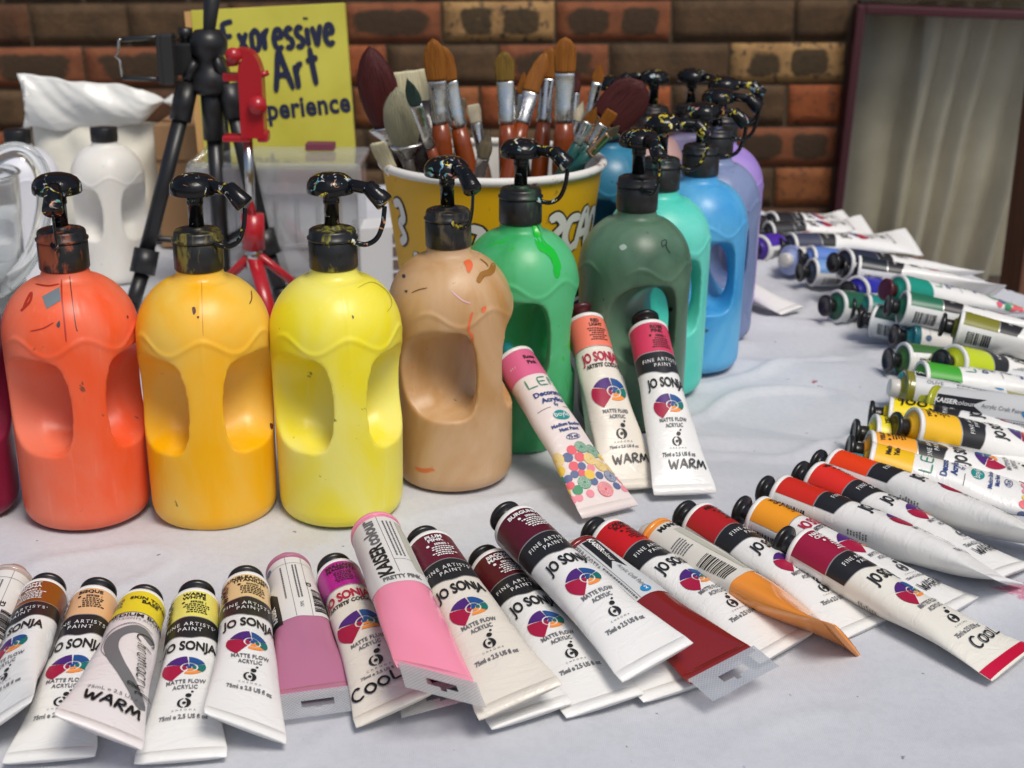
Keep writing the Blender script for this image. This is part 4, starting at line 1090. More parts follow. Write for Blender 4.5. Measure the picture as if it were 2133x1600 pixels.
def bottle(px, py, rot, spout, label, m, collar=None, pump=True, group='squeeze pump paint bottles', h=0.0, tilt=0.0, drop=0.0, k=1.0):
    p = at(px, py); o = empty('pump_bottle' if pump else 'paint_bottle', (p.x, p.y, -.001), 0)
    o.rotation_euler = (0, R_(tilt), 0)
    tag(o, label, 'bottle', group); o.scale = (k, k, k)
    inst('bottle_body', BODY, o, m, R_(rot))
    if pump:
        inst('collar', COLLAR, o, collar or M_PUMP, R_(rot))
        inst('stem', STEM, o, None, 0, (0, 0, -drop)); inst('pump_head', HEAD, o, None, R_(spout), (0, 0, -drop)); inst('strap', STRAP, o, None, R_(spout), (0, 0, -drop*.3))
    else: inst('screw_cap', FLATCAP, o, M_BLACKPL)
    return o
BM = lambda n, a, b, **k: paint_bottle_mat('bottle_'+n, a, b, **k)
bottle(-90, 1055, 20, -60, 'crimson red pump bottle cut off by the left edge', BM('crimson', '#7d1030', '#8d2a48'), collar_mat('collar_crimson', (.2, .02, .05)))
bottle(186, 1058, 27, -78, 'coral orange pump bottle with a grey paint patch on its shoulder', BM('coral', '#f05a28', '#ea8468', stain='#d0401a', pale=.45, thr=.70), collar_mat('collar_coral', (.45, .10, .03)))
bottle(450, 1058, 10, -22, 'golden yellow orange pump bottle', BM('golden', '#f6b404', '#eec85c', pale=.5), collar_mat('collar_golden', (.25, .2, .03)))
bottle(713, 1052, 18, -18, 'lemon yellow pump bottle, rightmost of the big front three', BM('lemon', '#f0e022', '#eee884', pale=.5), collar_mat('collar_lemon', (.35, .32, .03)))
bottle(947, 983, 43, -60, 'tan brown pump bottle stained with orange paint', BM('tan', '#b88a50', '#cfac86', stain='#d9682f', pale=.6, thr=.66), collar_mat('collar_tan', (.12, .09, .05)), tilt=-1)
bottle(1080, 908, 48, -25, 'bright green pump bottle with a fresh green drip on its shoulder', BM('green', '#2aa052', '#58bc80', stain='#18b52c', pale=.6, thr=.64), collar_mat('collar_green', (.02, .08, .03)))
bottle(1311, 866, 62, -70, 'dark grey green pump bottle you can see through at the grip', BM('darkgreen', '#3c5c46', '#66876f', stain='#1f2f26', pale=.6), collar_mat('collar_dark', (.02, .02, .02)))
bottle(1358, 800, 70, -10, 'mint turquoise pump bottle between dark green and sky blue ones', BM('mint', '#44c8b4', '#7cdccc', pale=.5), collar_mat('collar_mint', (.03, .2, .15)))
bottle(1438, 752, 62, -15, 'sky blue pump bottle with open grip', BM('skyblue', '#3592cf', '#6ab8e2', pale=.5), collar_mat('collar_blue', (.03, .05, .08)))
bottle(1470, 692, 62, -15, 'slate navy pump bottle directly behind the sky blue one', BM('navy', '#5a6c98', '#8694b8', stain='#28324f', pale=.5), collar_mat('collar_navy', (.03, .04, .09)))
bottle(1482, 640, 62, -8, 'lilac purple pump bottle, rightmost of all bottles', BM('lilac', '#9c80cc', '#bba6dc', pale=.4), collar_mat('collar_lilac', (.06, .03, .09)))
bottle(1258, 640, 30, -80, 'deep teal blue pump bottle behind the brush bucket', BM('tealblue', '#1f5f80', '#3a86a5', stain='#123a52', pale=.5), collar_mat('collar_teal', (.02, .03, .04)))
bottle(1345, 612, 20, 170, 'dusty beige pink pump bottle in the back row', BM('beigepink', '#b8908a', '#c4a29c', pale=.5), collar_mat('collar_beige', (.08, .05, .05)))
bottle(1420, 606, 40, -40, 'lavender grey pump bottle in the back row', BM('lavender', '#8d86a8', '#a29bbb', pale=.5), collar_mat('collar_lav', (.05, .05, .05)))
from mathutils.bvhtree import BVHTree
def marks(o, items, off=.00025, dx=0):
    '''dried paint and pen marks on a bottle's skin; outlines found on its surface'''
    b = [c for c in o.children if c.name.startswith('bottle_body')][0]
    M = Matrix.LocRotScale(o.location, o.rotation_euler, None) @ Matrix.LocRotScale(b.location, b.rotation_euler, None)
    Mo = Matrix.LocRotScale(o.location, o.rotation_euler, None).inverted()
    bv = BVHTree.FromPolygons([M @ v.co for v in BODY.vertices], [tuple(p.vertices) for p in BODY.polygons])
    def hit(x, y, k):
        d = Vector(ray(x, y)).normalized(); h, n_, i, ds = bv.ray_cast(Vector(_c), d)
        return None if h is None else Mo @ (h + n_*(off+k))
    for q, (kind, pts, wd, m) in enumerate(items):
        pts = [(x+dx, y) for x, y in pts]
        if kind == 'line': V, F = ribbon(pts, wd, 5)
        else:
            P = smooth_path(pts, 4, True) if kind == 'blob' else [np.array(pts[a], float)*(1-k/6)+np.array(pts[(a+1) % len(pts)], float)*k/6 for a in range(len(pts)) for k in range(6)]
            c = sum(P)/len(P); n_ = len(P); V = [tuple(c)]; F = []
            for k in (1, 2, 3): V += [tuple(c+(p-c)*k/3) for p in P]
            for i in range(n_):
                j = (i+1) % n_; F.append((0, 1+i, 1+j))
                for k in (0, 1): F.append((1+k*n_+i, 1+(k+1)*n_+i, 1+(k+1)*n_+j, 1+k*n_+j))
        W = [hit(x, y, .00003*q + 1e-6*i) for i, (x, y) in enumerate(V)]
        F = [f for f in F if all(W[i] is not None for i in f)]
        mb = MB(); mb.add([w_ if w_ is not None else (0, 0, 0.1) for w_ in W], F, m)
        if F: mb.build('dried_paint', o)
PM = lambda n, h, r=.4: mat('dried_'+n, lin(h), r)
_b = {o['label'].split()[0]+' '+o['label'].split()[1]: o for o in bpy.data.objects if o.get('category') == 'bottle'}
marks(_b['coral orange'], [('poly', [(88, 618), (124, 598), (127, 626), (97, 644)], 0, PM('grey', '#6f7a80')), ('line', [(48, 645), (58, 622), (66, 610), (63, 628), (50, 642), (44, 648)], 5, PM('rust', '#b0301a')),
    ('line', [(128, 582), (129, 620), (134, 670), (138, 712)], 3.5, PM('rust', '#b0301a')), ('line', [(145, 575), (150, 620), (158, 680), (162, 690)], 2, PM('brown', '#5a2a1e')), ('line', [(75, 592), (100, 596), (124, 592)], 3, PM('rust', '#b0301a')),
    ('blob', [(118, 676), (124, 668), (125, 680), (120, 682)], 0, PM('darkgrey', '#3a4146')), ('blob', [(263, 657), (267, 660), (265, 664)], 0, PM('darkgrey', '#3a4146')), ('line', [(64, 690), (90, 684), (112, 672)], 2.5, PM('rust', '#b0301a'))])
marks(_b['golden yellow'], [('blob', [(400, 642), (406, 640), (408, 650), (403, 656)], 0, PM('brown', '#5a2a1e')), ('blob', [(410, 660), (415, 659), (413, 664)], 0, PM('brown', '#5a2a1e')), ('line', [(523, 606), (524, 622), (519, 634)], 2, PM('brown', '#5a2a1e')), ('blob', [(562, 882), (568, 884), (567, 894), (563, 892)], 0, PM('brown', '#5a2a1e')), ('line', [(420, 585), (421, 640), (423, 700)], 1.5, PM('ochre', '#c08418'))])
marks(_b['lemon yellow'], [('line', [(745, 600), (775, 588), (805, 606), (816, 632), (806, 650)], 1.6, PM('ochre2', '#b9b02c')), ('blob', [(733, 657), (737, 660), (735, 665)], 0, PM('brown', '#5a2a1e'))])
marks(_b['tan brown'], [('blob', [(966, 546), (978, 541), (985, 552), (980, 566), (974, 568), (970, 556)], 0, PM('orange', '#e06a3a')), ('blob', [(992, 585), (1000, 568), (1018, 560), (1024, 548), (1032, 552), (1030, 566), (1022, 574), (1006, 578), (1000, 590)], 0, PM('ochrebrown', '#9a6a2c', .25)),
    ('line', [(984, 650), (979, 668), (976, 690), (984, 700), (982, 716)], 5, PM('orange', '#e06a3a')), ('blob', [(1003, 642), (1012, 638), (1011, 648), (1004, 652)], 0, PM('orange', '#e06a3a')), ('blob', [(838, 573), (844, 572), (845, 578), (840, 579)], 0, PM('darkgrey', '#3a4146')), ('line', [(858, 610), (872, 604), (890, 600)], 2, PM('brown2', '#7a5030')), ('blob', [(843, 606), (849, 605), (848, 610)], 0, PM('darkgrey', '#3a4146')), ('line', [(1000, 540), (1012, 549), (1016, 556)], 2.5, PM('ochrebrown', '#9a6a2c', .25)), ('line', [(940, 606), (962, 625), (980, 632)], 3, PM('pinkish', '#dfb0b4'))])
marks(_b['bright green'], [('blob', [(1132, 448), (1146, 470), (1158, 500), (1180, 520), (1192, 545), (1194, 562), (1184, 570), (1178, 548), (1164, 530), (1148, 520), (1138, 492)], 0, PM('freshgreen', '#12b62e', .25)), ('blob', [(1178, 560), (1190, 556), (1192, 574), (1184, 580)], 0, PM('freshgreen', '#12b62e', .25))], dx=-26)
marks(_b['dark grey'], [('line', [(1396, 516), (1394, 504), (1402, 500), (1404, 508), (1396, 514)], 2, PM('ink', '#10140f')), ('line', [(1404, 502), (1404, 516), (1412, 528)], 2, PM('ink', '#10140f')), ('blob', [(1306, 514), (1316, 509), (1322, 516), (1312, 522)], 0, PM('palegrey', '#9fb0a4')), ('blob', [(1411, 640), (1418, 642), (1415, 649), (1409, 646)], 0, PM('ink', '#10140f')), ('blob', [(1398, 634), (1402, 635), (1400, 640)], 0, PM('ink', '#10140f'))], dx=-16)
gw = 'white bottles with flat caps'
bottle(243, 577, 18, 0, 'milky white bottle with flat black cap in front of the white bag', BM('milky', '#e8e4da', '#f2f0ea', pale=.4), pump=False, group=gw, k=.87)
bottle(70, 585, 25, 0, 'bluish white bottle with flat black cap seen through the clear jug handle', BM('bluewhite', '#d6d8e2', '#e6e6ea', stain='#b9a878', pale=.4, thr=.7), pump=False, group=gw, k=.87)

# ------------------------------------------------------------------ brush bucket
BP = at(1025, 738); BP.z = -.001
BH, BR0, BR1 = .205, .082, .1105
def build_bucket():
    root = empty('popcorn_bucket', BP); tag(root, 'yellow printed paper popcorn bucket holding paint brushes', 'bucket')
    my = mat('yellow_card', lin('#e8b50e'), .45)
    g = NG(my); v = g.coord(); f, _ = g.noise(v, 60, 5, .6); c = g.mix(g.ramp(f, [(.66, 0), (.74, 1)]), lin('#e3ae0c'), (.22, .12, .03)); g.link(c, g.b.inputs['Base Color'])
    mwht = mat('white_card', (.75, .73, .68), .6); 
    g = NG(mwht); v = g.coord(); f, _ = g.noise(v, 70, 5, .65); g.link(g.mix(g.ramp(f, [(.58, 0), (.68, 1)]), (.76, .74, .69), (.22, .08, .06)), g.b.inputs['Base Color'])
    mb = MB(); rr = lambda z: BR0+(BR1-BR0)*z/BH
    mb.lathe([(BR0-.003, 0), (BR0, 0)] + [(rr(BH*i/8), BH*i/8) for i in range(1, 9)], my, 72, cap0=True, cap1=False)
    def on(th, z, off): r = rr(z)+off; return (r*math.cos(th), r*math.sin(th), z)
    blk, wh = mat('cartoon_outline', (.015, .013, .012), .5), mat('cartoon_white', (.78, .76, .70), .5)
    gls = [  # angle (0 = towards the camera, + right), height, strokes
        (-1.05, .150, [[(-.006, .020), (.006, .024), (.010, .010), (.002, .002), (.008, -.010), (-.004, -.018)]]),
        (-.78, .098, [[(-.004, .030), (-.004, .012), (-.010, -.004)], [(-.002, .006), (.012, .004), (.010, -.012)]]),
        (-.50, .094, [[(-.012, .0), (-.006, .012), (.006, .016), (.012, .006)]]),
        (-.20, .130, [[(0, .03), (.012, .026), (.008, .01), (.014, -.004), (.004, -.016), (-.008, -.01), (-.010, .012), (0, .03)]]),
        (.24, .120, [[(0, .03), (.012, .020), (.002, .004), (.010, -.014)]]),
        (.66, .150, [[(-.010, .014), (-.002, .018), (.006, .008), (-.006, -.004), (-.010, -.018)]]),
        (.86, .146, [[(.010, .016), (-.004, .016), (-.010, .000), (-.002, -.014), (.010, -.008)]]),
        (1.02, .148, [[(-.008, -.018), (-.004, .006), (.004, .020), (.010, .000), (.010, -.018)], [(-.006, -.004), (.010, -.002)]]),
        (1.25, .146, [[(0, .02), (.010, .006), (.004, -.014), (-.008, -.006), (-.006, .012), (0, .02)]]),
        (.4, .06, [[(-.02, .0), (0, .02), (.02, 0), (0, -.02), (-.02, 0)]]), (-.3, .05, [[(-.02, .0), (0, .02), (.02, 0)]])]
    for th0, z0, sts in gls:
        for q, st in enumerate(sts):
            for wd, m, of in ((.0125, blk, .0004), (.0085, wh, .0009)):
                V, F = ribbon(st, wd, 5)
                mb.add([on(-math.pi/2+th0+x/rr(z0), z0+y, of+.0001*q+2e-6*i) for i, (x, y) in enumerate(V)], F, m)
    mb.build('bucket_wall', root)
    mb = MB(); mb.lathe([(BR1-.0015, BH-.002), (BR0-.002, .004), (.0001, .004)], mwht, 72, cap0=False); mb.build('inside', root)
    mb = MB(); pts = [(BR1*math.cos(2*math.pi*i/72), BR1*math.sin(2*math.pi*i/72), BH) for i in range(72)]
    rings = [[((BR1+.0042*math.cos(a))*math.cos(2*math.pi*i/72), (BR1+.0042*math.cos(a))*math.sin(2*math.pi*i/72), BH+.0042*math.sin(a)) for a in [2*math.pi*k/14 for k in range(14)]] for i in range(73)]
    mb.loft(rings, mwht, False, False); mb.build('rim', root)
build_bucket()
def hair_mat(name, c1, c2, tip=None):
    m = mat(name, lin(c1), .55, spec=.3)
    g = NG(m); v = g.coord(); f, _ = g.noise(g.mapping(v, scale=(900, 900, 12)), 1.0, 3)
    c = g.mix(f, lin(c1), lin(c2)); g.link(c, g.b.inputs['Base Color'])
    g.bump(f, .7, .0012)
    return m
H = dict(maroon=hair_mat('maroon_bristle', '#2e0d0d', '#551b18'), cream=hair_mat('cream_bristle', '#b9ae86', '#e2dcbc'), grey=hair_mat('grey_goat_hair', '#77745a', '#a9a58a'),
         gold=hair_mat('golden_bristle', '#5f3610', '#a8671c'), olive=hair_mat('olive_bristle', '#4a3a14', '#8a6a22'), green=hair_mat('green_bristle', '#1f2f2a', '#3a4f48'),
         white=hair_mat('white_bristle', '#b5a98c', '#d9d0b8'), dirty=hair_mat('dirty_bristle', '#4a4032', '#85785f'))
def wood(name, c): 
    m = mat(name, lin(c), .25, spec=.5, coat=.3); g = NG(m); v = g.coord(); f, _ = g.noise(g.mapping(v, scale=(60, 60, 5)), 4, 4); g.link(g.mix(g.math('MULTIPLY', f, .5), lin(c), tuple(q*.4 for q in lin(c))), g.b.inputs['Base Color']); return m
WD = dict(orange=wood('amber_handle', '#8a3c10'), brown=wood('dark_brown_handle', '#24140d'), teal=wood('teal_handle', '#1d5650'), greyw=wood('grey_handle', '#6a6154'), cream=wood('pale_handle', '#b8886a'))
M_FER = mat('nickel_ferrule', (.62, .62, .60), .18, 1.0)
g = NG(M_FER); v = g.coord(); f, _ = g.noise(v, 160, 4, .6); g.link(g.ramp(f, [(.35, .12), (.7, .4)]), g.b.inputs['Roughness'])
M_COP = mat('copper_ferrule', (.70, .42, .25), .2, 1.0)
def brush(tip, low, wpx, hlen, flen, label, hair, hand, shape='filbert', dY=0.0, dYl=None, fer=M_FER, thick=.35, hw=.0055, flat_handle=False, twist=0.0):
    """tip / low: pixels on the brush's axis; wpx bristle width in px; hlen, flen bristle and ferrule length in px"""
    Yt = BP.y + dY; Yl = BP.y + (dY if dYl is None else dYl)
    P = aty(tip[0], tip[1], Yt); Q = aty(low[0], low[1], Yl)
    ax = (P-Q).normalized(); sc = (P - Vector(_c)).dot(Vector(_f))/FPX
    wd, hl, fl = wpx*sc/2, hlen*sc, flen*sc
    tot = hl+fl+.02
    while tot < .30:
        p = P - ax*(tot+.004); zz = p.z-BP.z; rr = BR0+(BR1-BR0)*max(0, min(1, zz/BH))-.008
        if zz < .012 or (zz < BH-.01 and (p.x-BP.x)**2+(p.y-BP.y)**2 > rr*rr): break
        tot += .004
    root = empty('paintbrush'); tag(root, label, 'paintbrush', 'paint brushes standing in the bucket')
    xh = Vector((math.cos(twist), math.sin(twist), 0))
    M = frame(P - ax*tot, ax, xh); root.matrix_world = M
    def ell(a, b, z, n=20): return [(a*math.cos(2*math.pi*j/n), b*math.sin(2*math.pi*j/n), z) for j in range(n)]
    zf0, zf1 = tot-hl-fl, tot-hl
    # handle
    hb = MB(); th0 = hw
    if flat_handle:
        hb.loft([ell(wd*.35, .0035, .0), ell(wd*.5, .0045, zf0*.3), ell(wd*.9, .005, zf0*.8), ell(wd*.98, .005, zf1+.001)], WD[hand])
    else:
        hb.loft([ell(.0018, .0018, 0), ell(.0026, .0026, zf0*.15), ell(hw*.62, hw*.62, zf0*.45), ell(hw*1.12, hw*1.12, zf0*.78), ell(hw*1.05, hw*1.05, zf0*.92), ell(hw*.84, hw*.84, zf0+.001)], WD[hand])
    hb.build('handle', root)
    if not flat_handle:
        fb = MB(); b1 = max(.0022, wd*thick*.8)
        rr_ = []
        for i in range(13):
            u = i/12; z = zf0+(zf1-zf0)*u; k = u*u*(3-2*u)
            a, b = hw*.9*(1-k)+wd*.92*k, hw*.9*(1-k)+b1*k
            cr = .0006 if i in (1, 3) else 0
            rr_.append(ell(a+cr, b+cr, z))
        fb.loft(rr_, fer); fb.build('ferrule', root)
    # bristles
    bb = MB(); rr_ = []; N = 14; ph = rnd.random()*9
    for i in range(N+1):
        u = i/N; z = zf1-.001+(hl+.001)*u
        if shape == 'filbert': a = wd*(.93+.10*math.sin(math.pi*min(1, u*1.1)))*math.sqrt(max(.002, 1-max(0, (u-.45)/.55)**2.4))
        elif shape == 'mop': a = wd*(.42+.58*math.sin(math.pi*min(1, .08+u*.82)**.9))*math.sqrt(max(.004, 1-max(0, (u-.5)/.5)**2.6))
        elif shape == 'flat': a = wd*(.95+.06*u)*(1 if u < .93 else (.96 if u < .99 else .90))
        elif shape == 'round': a = wd*(.85+.3*math.sin(math.pi*min(1, u*1.2)))*max(.06, (1-u**2.2))
        elif shape == 'angle': a = wd*math.sqrt(max(.003, 1-max(0, (u-.25)/.75)**1.8))
        b = max(.0006, min(a, max(.0018, wd*thick))*(1-.65*u**1.5 if shape != 'mop' else math.sqrt(max(.02, 1-u**3))))
        if shape in ('mop',): b = max(.0006, a*thick)
        sx = wd*.5*(u-.25)/.75 if shape == 'angle' and u > .25 else 0
        ring = []
        for j in range(32):
            th = 2*math.pi*j/32; q = 1+.05*noise.noise(Vector((math.cos(th)*4, math.sin(th)*4+ph, u*2.2)))*(1+u)
            ring.append((a*q*math.cos(th)+sx, b*q*math.sin(th), z + (hl*.05*noise.noise(Vector((j*1.7, ph, 3))) if i > N-3 else 0)))
        rr_.append(ring)
    bb.loft(rr_, H[hair])
    rh = random.Random(int(tip[0]*7+tip[1]))
    for q in range(70):
        th = rh.uniform(0, 2*math.pi); i0 = rh.randrange(3, 9); i1 = rh.randrange(10, N+1)
        p0 = Vector(rr_[i0][int(th/(2*math.pi)*32) % 32]); p1 = Vector(rr_[i1][int(th/(2*math.pi)*32) % 32]); d = (p1-p0)
        p1 = p1 + d.normalized()*hl*rh.uniform(.01, .07) + Vector((p0.x*rh.uniform(0, .14), p0.y*.2, 0)); sd = Vector((1, 0, 0))*.00022
        mid = (p0+p1)/2 + Vector((p0.x, p0.y, 0))*rh.uniform(.02, .08)
        bb.add([p0-sd, p0+sd, mid+sd, p1, mid-sd], [(0, 1, 2, 4), (4, 2, 3)], H[hair])
    bb.build('bristles', root)
B = brush
B((768, 100), (836, 400), 84, 168, 40, 'maroon mop brush leaning far left, darkest of the left brushes', 'maroon', 'brown', 'mop', -.005, 0, thick=.5)
B((848, 148), (880, 385), 96, 66, 10, 'wide cream hake brush with flat dark brown handle', 'cream', 'brown', 'flat', .01, 0, flat_handle=True, thick=.12)
B((826, 183), (862, 400), 78, 128, 30, 'grey goat hair mop brush in front of the cream hake', 'grey', 'greyw', 'mop', -.045, -.02, thick=.55)
B((786, 298), (846, 420), 34, 72, 20, 'short cream bristle brush lowest at the left rim of the bucket', 'cream', 'greyw', 'flat', -.06, -.02, thick=.5)
B((848, 164), (928, 400), 30, 62, 105, 'dark green tipped brush with long shiny ferrule', 'green', 'orange', 'round', -.07, -.03)
B((902, 82), (930, 400), 44, 84, 92, 'golden filbert brush with a stray hair at its tip', 'gold', 'orange', 'filbert', -.03, -.02, hw=.009)
B((918, 96), (985, 400), 42, 72, 100, 'golden brush half hidden behind the stray haired filbert', 'gold', 'orange', 'filbert', -.01, -.01, hw=.009)
B((985, 218), (1018, 400), 26, 36, 70, 'small off white bristle brush in the bucket middle', 'white', 'cream', 'flat', .03, .02, thick=.5)
B((1018, 272), (985, 430), 30, 58, 70, 'small dirty grey round brush in front, middle of the bucket', 'dirty', 'teal', 'round', -.085, -.07, thick=.8)
B((1050, 108), (1062, 400), 40, 58, 90, 'olive flat brush with a dark tip and bright ferrule', 'olive', 'orange', 'filbert', 0, -.01, hw=.009)
B((1128, 108), (1050, 400), 36, 84, 70, 'angled amber brush leaning right from the bucket middle', 'gold', 'orange', 'angle', .02, -.02, hw=.008)
B((1146, 98), (1120, 400), 32, 62, 92, 'amber brush half hidden behind the tallest golden brush', 'gold', 'orange', 'filbert', .03, .01, hw=.008)
B((1178, 78), (1172, 400), 46, 70, 105, 'tallest golden filbert brush right of centre', 'gold', 'orange', 'filbert', -.01, -.01, hw=.010)
B((1252, 132), (1195, 400), 24, 40, 76, 'little golden brush standing out at the right', 'gold', 'teal', 'round', .0, .0)
B((1242, 224), (1150, 400), 24, 36, 50, 'small amber brush with teal handle below the little golden one', 'gold', 'teal', 'round', -.05, -.03)
B((1338, 172), (1140, 395), 92, 108, 62, 'big dark maroon flat brush leaning far right', 'maroon', 'teal', 'filbert', -.02, -.02, fer=M_COP, thick=.3)
B((1290, 262), (1150, 392), 22, 30, 60, 'slim teal handled brush under the big maroon one', 'dirty', 'teal', 'round', -.06, -.03, fer=M_COP)

B((1092, 150), (1078, 400), 24, 46, 90, 'amber round brush with green ferrule between the olive flat and angled ones', 'gold', 'teal', 'round', .035, .02)
B((1214, 212), (1160, 400), 22, 40, 66, 'slim pale tipped brush just left of the little golden one', 'white', 'teal', 'round', .01, .0, thick=.8)
B((1276, 232), (1165, 398), 26, 34, 52, 'stubby amber brush with teal handle under the big maroon head', 'gold', 'teal', 'flat', -.045, -.03)
B((958, 205), (952, 400), 24, 40, 60, 'short dirty brush between the two front amber handles', 'dirty', 'brown', 'flat', .03, .02)
B((808, 268), (880, 400), 22, 44, 60, 'narrow off white brush at the left under the grey mop', 'white', 'brown', 'round', -.03, -.01)

B((1072, 182), (1098, 400), 18, 34, 70, 'thin dark bristle brush leaning left behind the olive flat one', 'dirty', 'brown', 'round', .04, .02, thick=.8)
B((938, 226), (972, 400), 20, 34, 60, 'slim grey tipped brush low behind the front amber handles', 'dirty', 'greyw', 'round', .04, .02, thick=.8)
B((1202, 150), (1184, 400), 20, 40, 80, 'slender maroon tipped brush right of the tallest golden one', 'maroon', 'teal', 'round', .02, .0, thick=.8)

# ------------------------------------------------------------------ tripod, phone stand
def build_tripod():
    Y = 1.62
    c = aty(438, 175, Y); root = empty('tripod', (c.x, c.y, 0)); tag(root, 'black aluminium mini tripod with clear phone clamp', 'tripod')
    L_ = lambda x, y, yy=Y: aty(x, y, yy) - root.location
    bk = mat('tripod_black', (.014, .014, .015), .38); gr = mat('tripod_grey', (.05, .05, .052), .3, .6)
    mb = MB(); top = L_(440, 165); bot = L_(462, 560)
    mb.tube([L_(438, 165), L_(447, 290)], .0125, bk, 20); mb.tube([L_(447, 290), L_(466, 600)], .009, gr, 18); mb.build('centre_column', root)
    for k, (a, kn, kn2, f_, yy0, yy1) in enumerate((((392, 185), (306, 520), (296, 570), (268, 660), Y, Y-.09), ((478, 185), (545, 480), (560, 530), (600, 660), Y+.0, Y-.02), ((452, 190), (474, 430), (478, 470), (486, 560), Y+.03, Y+.18))):
        mb = MB(); p0, p1, p2, p3 = L_(*a, yy0), L_(*kn, yy0+(yy1-yy0)*.7), L_(*kn2, yy0+(yy1-yy0)*.8), L_(*f_, yy1)
        p3 = Vector(p3); 
        if p3.z < .004: p3 = p2 + (p3-p2)*((p2.z-.004)/(p2.z-p3.z))
        mb.tube([p0, p1], .0098, bk, 14, flat=.8); mb.tube([p1, p2], .0145, bk, 12); mb.tube([p2, p3], .0085, bk, 12)
        mb.build('leg', root)
        mb = MB(); mb.tube([p3+Vector((0, 0, .014)), p3+Vector((0, 0, -.002))], .011, bk, 14); mb.build('foot', root)
        mb = MB(); mb.tube([p1*.93+p0*.07, L_(462, 505)], .0035, bk, 8); mb.build('brace', root)
        mb = MB(); mb.tube([p0+Vector((0, 0, .006)), p0*.8+p1*.2], .0135, bk, 14, flat=.85); mb.build('hinge', root)
    mb = MB(); mb.lathe([(.001, 0), (.017, 0), (.021, .006), (.021, .022), (.015, .028), (.014, .040), (.020, .046), (.021, .060), (.014, .070), (.001, .072)], bk, 30, M=Matrix.Translation(L_(440, 195)))
    mb.tube([L_(410, 150), L_(392, 140)], .016, bk, 20); mb.tube([L_(455, 140), L_(468, 135)], .016, bk, 20)
    mb.build('pan_head', root)
    mb = MB(); mb.tube([L_(432, 120), L_(436, 60), L_(446, -60)], [.006, .007, .0115], bk, 16); mb.build('pan_handle', root)
    mb = MB(); mb.tube([L_(386, 100), L_(386, 62)], .0055, bk, 12); mb.tube([L_(386, 80), L_(386, 58)], .008, bk, 12); mb.box(L_(382, 122), (.024, .02, .036), bk, .003); mb.build('clamp_screw', root)
    # phone clamp: clear frame with wire
    cl = mat('smoky_clamp', (.03, .03, .03), .25); wire = mat('steel_wire', (.6, .6, .6), .25, 1)
    mb = MB(); p = lambda x, y: L_(x, y, Y-.02)
    for a, b_ in (((255, 82), (356, 76)), ((256, 162), (356, 166))): mb.tube([p(*a), p(*b_)], .0028, cl, 8)
    mb.box(p(352, 122), (.014, .022, .056), cl, .003); mb.box(p(336, 122), (.006, .020, .054), cl, .002)
    mb.build('phone_clamp', root)
    mb = MB(); mb.tube([p(252, 82), p(247, 84), p(247, 108), p(240, 118), p(250, 126), p(255, 160)], .0014, wire, 8); mb.build('clamp_wire', root)
build_tripod()
def build_phone_stand():
    Y = 1.53; red = mat('red_plastic', (.42, .012, .02), .28, spec=.5, coat=.2); ch = mat('chrome_rod', (.6, .6, .58), .18, 1)
    c = aty(520, 600, Y); root = empty('phone_stand', (c.x, Y, 0)); tag(root, 'red plastic phone stand with silver rod and folding legs', 'phone stand')
    P = lambda x, y, d=0: aty(x, y, Y+d) - root.location
    mb = MB(); pts = smooth_path([P(530, 285), P(526, 200), P(522, 140), P(516, 116), P(500, 110), P(486, 120), P(487, 136)], 5)
    rings = []
    for i, q in enumerate(pts):
        q = Vector(q); t = (Vector(pts[min(i+1, len(pts)-1)])-Vector(pts[max(i-1, 0)])).normalized(); nn = Vector((0, 1, 0)); s_ = t.cross(nn).normalized()
        wv = .0125 if i < 14 else .006; 
        wv = .0125*(1-min(1, max(0, (i-9)/8))) + .0052*min(1, max(0, (i-9)/8))
        rings.append([q+s_*(wv*a)+nn*(.011*b) for a, b in ((1, 1), (-1, 1), (-1, -1), (1, -1))])
    mb.loft(rings, red, True, True, False)
    mb.tube([P(486, 116, -.014), P(486, 116, .014)], .0085, red, 18); mb.box(P(487, 160), (.022, .014, .009), red, .002); mb.box(P(495, 287), (.030, .02, .007), red, .002); mb.box(P(549, 283), (.012, .02, .012), red, .003)
    mb.tube([P(536, 220, -.016), P(536, 220, -.006)], .010, red, 18); mb.tube([P(547, 150), P(551, 160)], .006, red, 10)
    mb.build('phone_holder', root)
    mb = MB(); mb.tube([P(516, 288), P(524, 450)], .0052, ch, 18); mb.build('rod', root)
    mb = MB(); mb.tube([P(526, 446), P(529, 518)], .0125, red, 22); mb.build('sleeve', root)
    mb = MB(); mb.tube([P(527, 505), P(531, 560)], .0095, ch, 18); mb.build('lower_rod', root)
    for q, (a, b_, d) in enumerate((((528, 530), (575, 700), -.06), ((520, 535), (452, 600), .03), ((536, 530), (640, 610), .03))):
        mb = MB(); p0, p1 = P(*a), P(*b_, d); p1 = Vector(p1)
        if p1.z < .004: p1 = p0+(p1-p0)*((p0.z-.004)/(p0.z-p1.z))
        mb.tube([p0, p1], [.0085, .0075], red, 12, flat=.6); mb.build('leg', root)
build_phone_stand()

